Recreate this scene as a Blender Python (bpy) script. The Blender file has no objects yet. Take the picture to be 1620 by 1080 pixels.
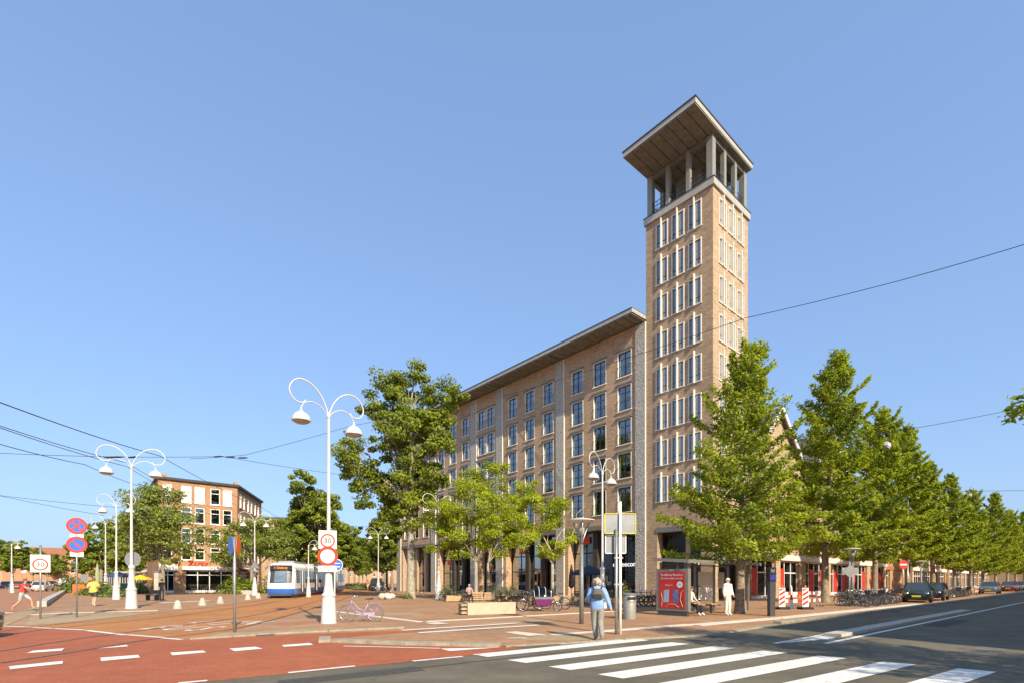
import bpy, math, random
from mathutils import Vector, Matrix
R = math.radians
sc = bpy.context.scene
COL = sc.collection
# ------------------------------------------------------------------ camera
FPX, CXP, HORIZ, EYE = 797.0, 810.0, 917.0, 1.65
cam = bpy.data.cameras.new('camera'); camo = bpy.data.objects.new('camera', cam); COL.objects.link(camo)
cam.sensor_width = 36.0; cam.lens = 36.0 * FPX / 1620.0
cam.shift_y = (HORIZ - 540.0) / 1620.0
cam.clip_start = 0.1; cam.clip_end = 5000
camo.location = (0, 0, EYE); camo.rotation_euler = (R(90), 0, 0)
sc.camera = camo
# ------------------------------------------------------------------ light
SUN_EL = R(34)
sx, sy = 0.47, -0.883
world = bpy.data.worlds.new('World'); sc.world = world; world.use_nodes = True
wn = world.node_tree.nodes; wl = world.node_tree.links; wn.clear()
sky = wn.new('ShaderNodeTexSky'); sky.sky_type = 'NISHITA'; sky.sun_disc = False
sky.sun_elevation = SUN_EL; sky.sun_rotation = math.atan2(sx, sy)
sky.altitude = 0; sky.air_density = 1.3; sky.dust_density = 1.3; sky.ozone_density = 1.5
bg = wn.new('ShaderNodeBackground'); bg.inputs[1].default_value = 0.13
wo = wn.new('ShaderNodeOutputWorld'); gam = wn.new('ShaderNodeGamma'); gam.inputs[1].default_value = 0.47; wl.new(sky.outputs[0], gam.inputs[0])
tint = wn.new('ShaderNodeMix'); tint.data_type = 'RGBA'; tint.blend_type = 'MULTIPLY'; tint.inputs[0].default_value = 1.0; tint.inputs[7].default_value = (1.00, 1.34, 1.93, 1)
wl.new(gam.outputs[0], tint.inputs[6]); wl.new(tint.outputs[2], bg.inputs[0]); wl.new(bg.outputs[0], wo.inputs[0])
sun = bpy.data.lights.new('sun', 'SUN'); sun.energy = 4.0; sun.angle = R(0.5); sun.color = (1.0, 0.855, 0.645)
suno = bpy.data.objects.new('sun', sun); COL.objects.link(suno)
sdir = Vector((sx * math.cos(SUN_EL), sy * math.cos(SUN_EL), math.sin(SUN_EL)))
suno.rotation_euler = sdir.to_track_quat('Z', 'Y').to_euler(); suno.location = (20, -40, 60)
sc.view_settings.view_transform = 'Standard'; sc.view_settings.look = 'None'
sc.view_settings.gamma = 1.0; sc.view_settings.use_curve_mapping = False
sc.view_settings.exposure = 0.9
# ------------------------------------------------------------------ helpers
def G(px, py):                       # ground point measured on the photograph
    Y = EYE * FPX / (py - HORIZ)
    return ((px - CXP) / FPX * Y, Y)
def AT(px, py, Y):                   # point at a measured distance
    return Vector(((px - CXP) / FPX * Y, Y, EYE - (py - HORIZ) / FPX * Y))
class MB:
    def __init__(s): s.v = []; s.f = []; s.m = []
    def add(s, vs, fs, mi=0):
        b = len(s.v); s.v.extend([tuple(p) for p in vs])
        for q in fs: s.f.append(tuple(i + b for i in q)); s.m.append(mi)
        return s
    def box(s, x0, x1, y0, y1, z0, z1, mi=0):
        if x0 > x1: x0, x1 = x1, x0
        if y0 > y1: y0, y1 = y1, y0
        if z0 > z1: z0, z1 = z1, z0
        return s.add([(x0,y0,z0),(x1,y0,z0),(x1,y1,z0),(x0,y1,z0),(x0,y0,z1),(x1,y0,z1),(x1,y1,z1),(x0,y1,z1)],
              [(3,2,1,0),(4,5,6,7),(0,1,5,4),(1,2,6,5),(2,3,7,6),(3,0,4,7)], mi)
    def obox(s, c, ax, hx, hy, hz, mi=0):          # oriented box: ax = three unit axes
        a, b, d = [Vector(k) for k in ax]; c = Vector(c); vs = []
        for z in (-1, 1):
            for x, y in ((-1,-1),(1,-1),(1,1),(-1,1)):
                vs.append(c + a*hx*x + b*hy*y + d*hz*z)
        return s.add(vs, [(3,2,1,0),(4,5,6,7),(0,1,5,4),(1,2,6,5),(2,3,7,6),(3,0,4,7)], mi)
    def bar(s, p, q, w, h=None, mi=0):             # square bar from p to q
        p = Vector(p); q = Vector(q); d = (q - p); L = d.length; d.normalize()
        up = Vector((0,0,1)) if abs(d.z) < .95 else Vector((1,0,0))
        a = d.cross(up).normalized(); b = a.cross(d)
        return s.obox((p+q)/2, (a, d, b), w/2, L/2, (h or w)/2, mi)
    def prism(s, poly, z0, z1, mi=0):
        n = len(poly)
        ar = sum(poly[i][0]*poly[(i+1)%n][1]-poly[(i+1)%n][0]*poly[i][1] for i in range(n))
        if ar < 0: poly = poly[::-1]
        vs = [(x,y,z0) for x,y in poly] + [(x,y,z1) for x,y in poly]
        fs = [tuple(range(n))[::-1], tuple(range(n, 2*n))] + [(i,(i+1)%n,(i+1)%n+n,i+n) for i in range(n)]
        return s.add(vs, fs, mi)
    def sheet(s, poly, z, mi=0):
        n = len(poly)
        ar = sum(poly[i][0]*poly[(i+1)%n][1]-poly[(i+1)%n][0]*poly[i][1] for i in range(n))
        if ar < 0: poly = poly[::-1]
        return s.add([(x,y,z) for x,y in poly], [tuple(range(n))], mi)
    def tube(s, pts, rad, n=8, cap=True, mi=0):
        pts = [Vector(p) for p in pts]; k = len(pts)
        if not hasattr(rad, '__len__'): rad = [rad]*k
        vs = []; prev = None
        for i in range(k):
            d = (pts[min(i+1,k-1)] - pts[max(i-1,0)])
            if d.length < 1e-9: d = Vector((0,0,1))
            d.normalize()
            if prev is None:
                up = Vector((0,0,1)) if abs(d.z) < .9 else Vector((1,0,0))
                a = d.cross(up).normalized()
            else:
                a = (prev - d*prev.dot(d))
                if a.length < 1e-6: a = d.cross(Vector((1,0,0)))
                a.normalize()
            prev = a; b = d.cross(a)
            for j in range(n):
                t = 2*math.pi*j/n; vs.append(pts[i] + (a*math.cos(t) + b*math.sin(t))*rad[i])
        fs = []
        for i in range(k-1):
            for j in range(n):
                fs.append((i*n+j, i*n+(j+1)%n, (i+1)*n+(j+1)%n, (i+1)*n+j))
        if cap: fs += [tuple(range(n))[::-1], tuple(range((k-1)*n, k*n))]
        return s.add(vs, fs, mi)
    def lathe(s, prof, n=16, c=(0,0,0), mi=0, ax=None):
        vs = []; fs = []; k = len(prof)
        A = ax or (Vector((1,0,0)), Vector((0,1,0)), Vector((0,0,1))); c = Vector(c)
        for r, z in prof:
            for j in range(n):
                t = 2*math.pi*j/n; vs.append(c + A[0]*(r*math.cos(t)) + A[1]*(r*math.sin(t)) + A[2]*z)
        for i in range(k-1):
            for j in range(n): fs.append((i*n+j, i*n+(j+1)%n, (i+1)*n+(j+1)%n, (i+1)*n+j))
        fs += [tuple(range(n))[::-1], tuple(range((k-1)*n, k*n))]
        return s.add(vs, fs, mi)
    def torus(s, c, a, b, r, rr, n=24, m=6, mi=0):
        c = Vector(c); a = Vector(a); b = Vector(b); w = a.cross(b); vs = []; fs = []
        for i in range(n):
            t = 2*math.pi*i/n; d = a*math.cos(t)+b*math.sin(t)
            for j in range(m):
                u = 2*math.pi*j/m; vs.append(c + d*(r+rr*math.cos(u)) + w*(rr*math.sin(u)))
        for i in range(n):
            for j in range(m): fs.append((i*m+j, ((i+1)%n)*m+j, ((i+1)%n)*m+(j+1)%m, i*m+(j+1)%m))
        return s.add(vs, fs, mi)
    def ball(s, c, rx, ry=None, rz=None, n=12, m=8, mi=0):
        ry = ry or rx; rz = rz or rx; c = Vector(c); prof = []
        vs = []; fs = []
        for i in range(m+1):
            ph = math.pi*i/m
            for j in range(n):
                t = 2*math.pi*j/n; vs.append((c.x+rx*math.sin(ph)*math.cos(t), c.y+ry*math.sin(ph)*math.sin(t), c.z-rz*math.cos(ph)))
        for i in range(m):
            for j in range(n): fs.append((i*n+j, i*n+(j+1)%n, (i+1)*n+(j+1)%n, (i+1)*n+j))
        return s.add(vs, fs, mi)
    def mesh(s, name, mats, smooth=False):
        me = bpy.data.meshes.new(name); me.from_pydata(s.v, [], s.f)
        if not isinstance(mats, (list, tuple)): mats = [mats]
        for m in mats: me.materials.append(m)
        if len(mats) > 1: me.polygons.foreach_set('material_index', s.m)
        me.polygons.foreach_set('use_smooth', [bool(smooth)]*len(s.f))
        if smooth == 'auto':
            me.polygons.foreach_set('use_smooth', [True]*len(s.f)); me.set_sharp_from_angle(angle=R(38))
        me.update(); return me
    def build(s, name, mats, parent=None, smooth=False):
        return put(name, s.mesh(name, mats, smooth), parent)
def put(name, me, parent=None):
    o = bpy.data.objects.new(name, me); COL.objects.link(o)
    if parent is not None: o.parent = parent
    return o
def tag(o, label=None, cat=None, group=None, kind=None):
    if label: o['label'] = label
    if cat: o['category'] = cat
    if group: o['group'] = group
    if kind: o['kind'] = kind
    return o
def empty(name, loc=(0,0,0), rz=0.0, label=None, cat=None, group=None):
    o = bpy.data.objects.new(name, None); COL.objects.link(o)
    o.location = loc; o.rotation_euler = (0,0,rz); o.empty_display_size = .2
    return tag(o, label, cat, group)
def copy_tree(o, parent=None):
    c = o.copy(); COL.objects.link(c); c.parent = parent
    for ch in list(o.children): copy_tree(ch, c)
    return c
def relabel(o, label=None, group=None):
    if label: o['label'] = label
    if group: o['group'] = group
    return o
def text_mesh(body, size, extrude=0.0, align='CENTER', spacing=1.0):
    cu = bpy.data.curves.new('lettering', 'FONT'); cu.body = body; cu.size = size; cu.extrude = extrude
    cu.align_x = align; cu.align_y = 'CENTER'; cu.space_character = spacing; cu.resolution_u = 2
    ob = bpy.data.objects.new('lettering', cu); COL.objects.link(ob)
    dg = bpy.context.evaluated_depsgraph_get()
    me = bpy.data.meshes.new_from_object(ob.evaluated_get(dg))
    bpy.data.objects.remove(ob); return me
def text(name, body, size, m, parent, loc, rot=(R(90),0,0), extrude=.004, align='CENTER', scale=(1,1,1), spacing=1.0):
    me = text_mesh(body, size, extrude, align, spacing); me.materials.clear(); me.materials.append(m)
    o = put(name, me, parent); o.location = loc; o.rotation_euler = rot; o.scale = scale
    if size < .4 and len(body) > 1: o['kind'] = 'stuff'
    return o
# ------------------------------------------------------------------ materials
MATS = {}
def nodes(name):
    m = bpy.data.materials.new(name); m.use_nodes = True; nt = m.node_tree; nt.nodes.clear()
    out = nt.nodes.new('ShaderNodeOutputMaterial'); b = nt.nodes.new('ShaderNodeBsdfPrincipled')
    nt.links.new(b.outputs[0], out.inputs[0]); MATS[name] = m
    return m, nt, b, out
def N(nt, t, **kw):
    n = nt.nodes.new(t)
    for k, v in kw.items(): setattr(n, k, v)
    return n
def coord(nt, kind='Object', scale=1.0):
    tc = N(nt, 'ShaderNodeTexCoord'); mp = N(nt, 'ShaderNodeMapping')
    if kind == 'World':
        gm = N(nt, 'ShaderNodeNewGeometry'); nt.links.new(gm.outputs['Position'], mp.inputs[0])
    else: nt.links.new(tc.outputs[kind], mp.inputs[0])
    mp.inputs['Scale'].default_value = (scale,)*3 if not hasattr(scale, '__len__') else scale
    return mp.outputs[0]
def noise(nt, vec, scale, detail=4, rough=.6):
    n = N(nt, 'ShaderNodeTexNoise'); n.inputs['Scale'].default_value = scale
    n.inputs['Detail'].default_value = detail; n.inputs['Roughness'].default_value = rough
    nt.links.new(vec, n.inputs['Vector']); return n.outputs['Fac']
def ramp(nt, fac, a, b, p0=.3, p1=.7):
    r = N(nt, 'ShaderNodeValToRGB'); r.color_ramp.elements[0].position = p0; r.color_ramp.elements[1].position = p1
    r.color_ramp.elements[0].color = (*a, 1); r.color_ramp.elements[1].color = (*b, 1)
    nt.links.new(fac, r.inputs[0]); return r.outputs[0]
def mixc(nt, a, b, fac, mode='MIX'):
    n = N(nt, 'ShaderNodeMix', data_type='RGBA', blend_type=mode)
    for sock, val in ((n.inputs[0], fac), (n.inputs[6], a), (n.inputs[7], b)):
        if isinstance(val, (int, float)): sock.default_value = val
        elif isinstance(val, tuple): sock.default_value = (*val, 1)
        else: nt.links.new(val, sock)
    return n.outputs[2]
def bump(nt, b, h, strength=.3, dist=.02):
    n = N(nt, 'ShaderNodeBump'); n.inputs['Strength'].default_value = strength; n.inputs['Distance'].default_value = dist
    nt.links.new(h, n.inputs['Height']); nt.links.new(n.outputs[0], b.inputs['Normal'])
def mat(name, col, rough=.6, metal=0.0, var=.12, vs=3.0, bmp=0.0, bs=40, kind='World', spec=.5, coat=0.0):
    if name in MATS: return MATS[name]
    m, nt, b, out = nodes(name)
    if var > 0:
        v = coord(nt, kind); f = noise(nt, v, vs, 5)
        lo = tuple(c*(1-var) for c in col); hi = tuple(min(1, c*(1+var)) for c in col)
        nt.links.new(ramp(nt, f, lo, hi), b.inputs['Base Color'])
        if bmp: bump(nt, b, noise(nt, v, bs, 3), bmp, .01)
    else: b.inputs['Base Color'].default_value = (*col, 1)
    b.inputs['Roughness'].default_value = rough; b.inputs['Metallic'].default_value = metal
    b.inputs['Specular IOR Level'].default_value = spec; b.inputs['Coat Weight'].default_value = coat
    m.diffuse_color = (*col, 1); return m
def brick_mat(name, c1, c2, mortar, bw=.21, bh=.065, ground=False, rough=.85, patch=.25, ang=0.0, stain=.5, bmpd=.006):
    m, nt, b, out = nodes(name)
    if ground:
        gm = N(nt, 'ShaderNodeNewGeometry'); mp = N(nt, 'ShaderNodeMapping'); nt.links.new(gm.outputs['Position'], mp.inputs[0])
        mp.inputs['Rotation'].default_value = (0,0,ang); vec = mp.outputs[0]
    else:
        tc = N(nt, 'ShaderNodeTexCoord'); sp = N(nt, 'ShaderNodeSeparateXYZ'); nt.links.new(tc.outputs['Object'], sp.inputs[0])
        ad = N(nt, 'ShaderNodeMath', operation='ADD'); nt.links.new(sp.outputs[0], ad.inputs[0]); nt.links.new(sp.outputs[1], ad.inputs[1])
        cb = N(nt, 'ShaderNodeCombineXYZ'); nt.links.new(ad.outputs[0], cb.inputs[0]); nt.links.new(sp.outputs[2], cb.inputs[1]); vec = cb.outputs[0]
    br = N(nt, 'ShaderNodeTexBrick'); nt.links.new(vec, br.inputs['Vector'])
    br.inputs['Scale'].default_value = 1.0; br.inputs['Brick Width'].default_value = bw; br.inputs['Row Height'].default_value = bh
    br.inputs['Mortar Size'].default_value = min(bw,bh)*.09; br.inputs['Mortar Smooth'].default_value = .3; br.inputs['Bias'].default_value = 0
    br.inputs['Color1'].default_value = (*c1,1); br.inputs['Color2'].default_value = (*c2,1); br.inputs['Mortar'].default_value = (*mortar,1)
    geo = N(nt, 'ShaderNodeNewGeometry')
    f1 = noise(nt, geo.outputs['Position'], .35, 6, .65); f2 = noise(nt, geo.outputs['Position'], 2.3, 5, .7)
    c = mixc(nt, br.outputs['Color'], ramp(nt, f1, (.62,.60,.58), (1.25,1.22,1.18), .3, .72), patch*2, 'MULTIPLY')
    c = mixc(nt, c, ramp(nt, f2, (.75,.74,.72), (1.15,1.13,1.1), .3, .75), stain, 'MULTIPLY')
    if not ground:
        mp2 = N(nt, 'ShaderNodeMapping'); nt.links.new(vec, mp2.inputs[0]); mp2.inputs['Scale'].default_value = (1.1,7.5,1)
        c = mixc(nt, c, ramp(nt, noise(nt, mp2.outputs[0], 1.0, 4, .75), (.62,.60,.57), (1.28,1.26,1.22), .34, .66), .75, 'MULTIPLY')
    nt.links.new(c, b.inputs['Base Color']); b.inputs['Roughness'].default_value = rough; b.inputs['Specular IOR Level'].default_value = .25
    bump(nt, b, br.outputs['Fac'], -.5, bmpd)
    return m
def glass_mat(name, tint=(.5,.55,.55), refl=1.0, ior=1.9):
    m = bpy.data.materials.new(name); m.use_nodes = True; nt = m.node_tree; nt.nodes.clear(); MATS[name] = m
    out = N(nt, 'ShaderNodeOutputMaterial'); tr = N(nt, 'ShaderNodeBsdfTransparent'); gl = N(nt, 'ShaderNodeBsdfGlossy')
    tr.inputs[0].default_value = (*tint, 1); gl.inputs['Roughness'].default_value = .02; gl.inputs[0].default_value = (.95,.97,1,1)
    fr = N(nt, 'ShaderNodeFresnel'); fr.inputs[0].default_value = ior
    v = coord(nt, 'Object'); f = noise(nt, v, .9, 2)
    bp = N(nt, 'ShaderNodeBump'); bp.inputs['Strength'].default_value = .05; bp.inputs['Distance'].default_value = .05
    nt.links.new(f, bp.inputs['Height']); nt.links.new(bp.outputs[0], gl.inputs['Normal'])
    mul = N(nt, 'ShaderNodeMath', operation='MULTIPLY'); mul.use_clamp = True; mul.inputs[1].default_value = refl
    nt.links.new(fr.outputs[0], mul.inputs[0]); mx = N(nt, 'ShaderNodeMixShader')
    nt.links.new(mul.outputs[0], mx.inputs[0]); nt.links.new(tr.outputs[0], mx.inputs[1]); nt.links.new(gl.outputs[0], mx.inputs[2])
    nt.links.new(mx.outputs[0], out.inputs[0]); return m
def leaf_mat(name, c1, c2, trans=.35):
    m = bpy.data.materials.new(name); m.use_nodes = True; nt = m.node_tree; nt.nodes.clear(); MATS[name] = m
    out = N(nt, 'ShaderNodeOutputMaterial'); at = N(nt, 'ShaderNodeAttribute', attribute_name='leaf')
    col = ramp(nt, at.outputs['Fac'], c1, c2, 0, 1)
    b = N(nt, 'ShaderNodeBsdfPrincipled'); b.inputs['Roughness'].default_value = .55; b.inputs['Specular IOR Level'].default_value = .35
    tl = N(nt, 'ShaderNodeBsdfTranslucent'); nt.links.new(col, b.inputs['Base Color'])
    c2_ = mixc(nt, col, (1.0,1.05,.45), 1.0, 'MULTIPLY'); hs = N(nt, 'ShaderNodeHueSaturation'); hs.inputs['Value'].default_value = 1.6
    nt.links.new(c2_, hs.inputs['Color']); nt.links.new(hs.outputs[0], tl.inputs[0])
    mx = N(nt, 'ShaderNodeMixShader'); mx.inputs[0].default_value = trans
    nt.links.new(b.outputs[0], mx.inputs[1]); nt.links.new(tl.outputs[0], mx.inputs[2]); nt.links.new(mx.outputs[0], out.inputs[0]); return m
# shared materials
M_WHITE = mat('white_paint', (.78,.77,.73), .45, var=.05)
M_CREAM = mat('cream_frame', (.74,.70,.60), .5, var=.06)
M_GALV = mat('galvanised_steel', (.42,.42,.41), .42, .75, var=.12, vs=9)
M_DGREY = mat('dark_grey_metal', (.075,.078,.08), .45, .3, var=.12)
M_MGREY = mat('mid_grey_metal', (.20,.20,.19), .5, .3, var=.12)
M_BLACK = mat('black_plastic', (.018,.018,.019), .45, var=.1)
M_RUBBER = mat('rubber', (.02,.02,.02), .8, var=.1)
M_CHROME = mat('bright_steel', (.6,.6,.6), .25, 1.0, var=.05)
M_RED = mat('sign_red', (.62,.045,.02), .4, var=.05)
M_BLUE = mat('sign_blue', (.03,.13,.55), .4, var=.05)
M_ORANGE = mat('orange_plastic', (.75,.16,.02), .5, var=.08)
M_LAMPW = mat('lamp_white', (.58,.57,.53), .4, var=.08, vs=6)
M_GLASS = glass_mat('window_glass', (.62,.68,.68), 2.6)
M_SHOPG = glass_mat('shop_glass', (.55,.58,.56), .45, 1.5)
M_CLEAR = glass_mat('clear_glass', (.93,.95,.94), .5, 1.4)
M_ROOM = mat('room_dark_tone', (.035,.033,.03), .8, var=.4, vs=.8)  # room gloom painted into the interior colour
M_ROOM2 = mat('room_lit_tone', (.10,.085,.065), .8, var=.5, vs=1.5)  # lighter copy: a lit room by painted colour alone, no lamp inside
M_CURT = mat('curtain_cloth', (.55,.53,.47), .9, var=.2, vs=3)
M_CURT2 = mat('grey_curtain', (.28,.30,.30), .9, var=.2, vs=3)
M_WOOD = mat('pallet_wood', (.42,.29,.16), .8, var=.3, vs=6)
M_OAK = mat('varnished_wood', (.36,.15,.045), .5, var=.25, vs=5)
M_CONC = mat('concrete', (.45,.41,.34), .85, var=.18, vs=4, bmp=.3)
M_BARK = mat('bark', (.25,.20,.135), .95, var=.45, vs=7, bmp=.8, bs=14)
M_BARK2 = mat('pale_bark', (.33,.29,.22), .95, var=.4, vs=6, bmp=.6, bs=14)
# ------------------------------------------------------------------ ground
DR = Vector((.7586,.6516,0)); DL = Vector((-.6516,.7586,0)); CORN = Vector((15.44,38.7,0)); BANG = math.atan2(.6516,.7586)
M_PLAZA = brick_mat('plaza_brick', (.455,.265,.145), (.37,.205,.11), (.27,.19,.125), .20, .10, True, patch=.32, ang=R(-15), stain=.6, bmpd=.004)
M_TRAMBR = brick_mat('tram_lane_brick', (.50,.22,.072), (.42,.18,.06), (.30,.17,.085), .20, .10, True, patch=.22, ang=R(15), stain=.55, bmpd=.004)
M_REDBR = brick_mat('red_lane_brick', (.43,.130,.058), (.36,.105,.045), (.28,.11,.06), .20, .10, True, patch=.22, ang=R(-35), stain=.5, bmpd=.003)
M_STREET = brick_mat('street_brick', (.44,.21,.11), (.37,.18,.095), (.27,.17,.11), .20, .10, True, patch=.22, ang=R(30), stain=.45, bmpd=.004)
M_TANBR = brick_mat('tan_brick', (.45,.33,.19), (.38,.275,.16), (.27,.21,.135), .20, .10, True, patch=.3, ang=R(-35), stain=.5, bmpd=.004)
M_TILE = mat('pale_tile', (.62,.56,.46), .8, var=.16, vs=2.5)
def worn_paint():
    m, nt, b, out = nodes('road_paint'); v = coord(nt, 'World')
    f = noise(nt, v, 5, 8, .75); f2 = noise(nt, v, 60, 3)
    c = ramp(nt, f, (.22,.20,.16), (.74,.71,.64), .30, .43); c = mixc(nt, c, ramp(nt, f2, (.7,.7,.68), (1,1,1), .25, .5), .6, 'MULTIPLY')
    nt.links.new(c, b.inputs['Base Color']); b.inputs['Roughness'].default_value = .7; return m
M_PAINT = worn_paint()
def asphalt():
    m, nt, b, out = nodes('asphalt'); v = coord(nt, 'World')
    f = noise(nt, v, .45, 6, .7); g = noise(nt, v, 120, 3, .8); s = noise(nt, coord(nt, 'World', (.25,1.6,1)), .9, 5)
    c = ramp(nt, f, (.10,.088,.062), (.185,.162,.118), .3, .7)
    c = mixc(nt, c, ramp(nt, g, (.55,.55,.55), (1.5,1.48,1.42), .3, .75), .7, 'MULTIPLY')
    c = mixc(nt, c, ramp(nt, s, (.8,.8,.8), (1.15,1.15,1.12), .35, .65), .6, 'MULTIPLY')
    vo = N(nt, 'ShaderNodeTexVoronoi', feature='DISTANCE_TO_EDGE'); vo.inputs['Scale'].default_value = .16
    d = N(nt, 'ShaderNodeVectorMath', operation='ADD'); nn = N(nt, 'ShaderNodeTexNoise'); nn.inputs['Scale'].default_value = 1.2; nt.links.new(v, nn.inputs['Vector'])
    sc_ = N(nt, 'ShaderNodeVectorMath', operation='SCALE'); sc_.inputs['Scale'].default_value = 1.4; nt.links.new(nn.outputs['Color'], sc_.inputs[0])
    nt.links.new(v, d.inputs[0]); nt.links.new(sc_.outputs[0], d.inputs[1]); nt.links.new(d.outputs[0], vo.inputs['Vector'])
    c = mixc(nt, c, ramp(nt, vo.outputs['Distance'], (.45,.45,.45), (1,1,1), 0, .004), .55, 'MULTIPLY')
    nt.links.new(c, b.inputs['Base Color']); b.inputs['Roughness'].default_value = .85; b.inputs['Specular IOR Level'].default_value = .3
    bump(nt, b, g, .4, .006); return m
M_ASPH = asphalt()
M_KERB = mat('kerb_stone', (.31,.275,.20), .85, var=.25, vs=5, bmp=.3)
def S(name, poly, z, m, parent=None, kind='structure'):
    o = MB().sheet(poly, z).build(name, m, parent)
    if parent is None: tag(o, kind=kind)
    return o
ground = S('ground', [(-1500,-300),(1500,-300),(1500,2500),(-1500,2500)], 0, M_PLAZA)
road = S('road', [(-37,-14.4),(-4.39,8.54),(-.88,11.0)] + [G(800,1024),G(988,1013),G(1047,1010),G(1100,1007),G(1160,1000),G(1235,988)] +
         [(10.2,18.75),(50,51.5),(187,165),(195.8,155),(40,27),(15,3),(-5,-16),(-37,-45)], .004, M_ASPH)
red = S('cycle_lane', [G(-300,1012),G(40,990.5),G(80,991.5),G(290,1012),G(400,1006),G(500,1002),G(640,996.3),G(690,997),G(523,1009.8),G(523,1016),G(640,1020.5),G(830,1024),
        (-.88,11.0),(-4.39,8.54),(-37,-14.4),(-45,-10)], .008, M_REDBR)
tram_lane = S('tram_lane', [G(-300,1008),G(40,989),G(130,983),G(230,972),G(330,961.5),G(422,946.5),(-23.5,52),(-23.5-.267*140,192),(-13-.267*140,192),(-14.8,52),G(560,942),
        G(500,962),G(450,975),G(395,990),G(350,1000),G(300,1011),G(290,1011.5),G(80,991)], .004, M_TRAMBR)
street = S('street', [G(-500,985),G(-40,1003),G(0,990),G(70,956),G(110,931.5),G(112,921.3),G(70,921.2),G(-100,928)], .004, M_STREET)
band = S('pavement_band', [G(-60,1012),G(0,993),G(40,976),G(75,957),G(68,955),G(30,967),G(0,978),G(-60,1000)], .012, M_TANBR)
pav = S('pavement', [G(40,989),G(130,983),G(240,971),G(180,966),G(90,966),G(48,976)], .008, M_TANBR)
apron = S('kerb_apron', [G(300,1011),G(350,1001),G(420,998),G(520,994.5),G(640,990),G(640,992.5),G(520,998),G(430,1002.5)], .012, M_TANBR)
isl = S('traffic_island', [G(523,1009.8),G(560,1007),G(690,997.5),G(800,1000),G(1010,1000),G(1010,1008),G(960,1012),G(830,1023),G(640,1020),G(523,1015.8)], .012, M_PLAZA)
S('tan_paving', [G(820,1012),G(860,1004),G(930,1006),G(960,1010),G(900,1014)], .016, M_TANBR)
S('manhole_cover', [G(436,961.6),G(446,960.8),G(454,962),G(444,963)], .012, M_DGREY)
S('manhole_cover', [G(497,959.9),G(506,959.2),G(513,960.2),G(504,961.1)], .012, M_DGREY)
# kerb stones, each its own piece
def kerb_run(pts, w, z1, parent, z0=-.05, L=1.0, gap=.012, name='kerb_stone', m=None, rnd=random.Random(5)):
    for a, b in zip(pts[:-1], pts[1:]):
        a = Vector((*a,0)); b = Vector((*b,0)); d = b-a; n = max(1, round(d.length/L)); d /= n; u = d.normalized(); p = Vector((-u.y,u.x,0))
        for i in range(n):
            s = a+d*i+u*gap/2; e = a+d*(i+1)-u*gap/2; zz = z1+rnd.uniform(-.004,.004)
            MB().prism([(s.x,s.y),(e.x,e.y),((e+p*w).x,(e+p*w).y),((s+p*w).x,(s+p*w).y)], z0, zz).build(name, m or M_KERB, parent)
kerb_run([G(523,1009.8),G(523,1015.8)], -.3, .085, isl)
kerb_run([G(524,1016),G(640,1020.3),G(790,1023.6)], .28, .085, isl)
kerb_run([G(800,1023),G(988,1012.3)], .2, .03, road)
kerb_run([G(988,1012.5),G(1047,1009.5),G(1100,1006.5),G(1160,999.5),G(1233,987.8)], .25, .04, road)
kerb_run([G(1236,987),(22.3,28.6),(34.7,38.9),(50,51.5),(90,84.6)], .3, .11, road, L=1.4)
kerb_run([G(300,1011.5),G(430,1002.8),G(520,998.5),G(640,993)], .15, .05, ground)
# median with white edges
med_a = Vector((*G(1262,1021),0)); md = Vector((.775,.632,0)); mp_ = Vector((-.632,.775,0))
kerb_run([(med_a.x+md.x*3, med_a.y+md.y*3),(med_a.x+md.x*22, med_a.y+md.y*22)], .45, .09, road, L=1.2, m=M_CONC, name='median_stone')
def stripe(px_quad, z=.016, parent=None, m=None, name='road_marking'):
    return MB().sheet([G(*p) for p in px_quad], z).build(name, m or M_PAINT, parent)
def line(a, b, w, z=.016, parent=None, m=None, name='road_marking', world=False):
    if not world: a = G(*a); b = G(*b)
    a = Vector((*a,0)); b = Vector((*b,0)); u = (b-a).normalized(); p = Vector((-u.y,u.x,0))*w/2
    return MB().sheet([tuple((q)[:2]) for q in (a-p,b-p,b+p,a+p)], z).build(name, m or M_PAINT, parent)
def wl_(o0, o1, off, w): # line along the median
    a = med_a+md*o0+mp_*off; b = med_a+md*o1+mp_*off
    return line(a[:2], b[:2], w, .012, road, world=True)
wl_(0, 23, .56, .13); wl_(1, 80, -.28, .13)
MB().sheet([tuple(q[:2]) for q in (med_a+md*.2+mp_*.45, med_a+md*2.4+mp_*.02, med_a+md*2.9+mp_*.1, med_a+md*2.9+mp_*.45)], .012).build('road_marking', M_PAINT, road)
for i in range(9):   # zebra crossing
    a = Vector((-.70+.79*i, 10.96-.79*i, 0)); b = a+Vector((4.27+.03*i,2.98,0)); c = Vector((.71,-.70,0))*.26
    MB().sheet([tuple(q[:2]) for q in (a-c, b-c, b+c, a+c)], .012).build('crossing_stripe', M_PAINT, road)
for q in [[(14,1054.3),(99.3,1045.7),(99.3,1050),(16,1059)],[(158.8,1040.5),(218.5,1036),(221.5,1040.2),(160,1046)],[(269,1032.3),(321,1029),(326.4,1032),(272.8,1036.8)],
          [(362.5,1026),(404,1023),(416,1026.2),(371,1030.2)],[(445.7,1020.5),(490,1017),(496,1020),(449.4,1023.2)],[(42,1033.3),(52,1029.4),(102,1025.4),(97.5,1029.4)],
          [(153,1026),(200,1020),(203,1022.5)],[(696,1026),(790,1024.2),(711,1030)]]:
    stripe(q, parent=red)
for a, b, w in [((44,991.8),(134.6,996.5),.16),((137,997),(197.5,1004.2),.17),((201,1004),(258,1008.3),.15),((257,1009),(287.7,1011.6),.15),((-120,985),(42,991.6),.15)]:
    line(a, b, w, parent=red)
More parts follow.
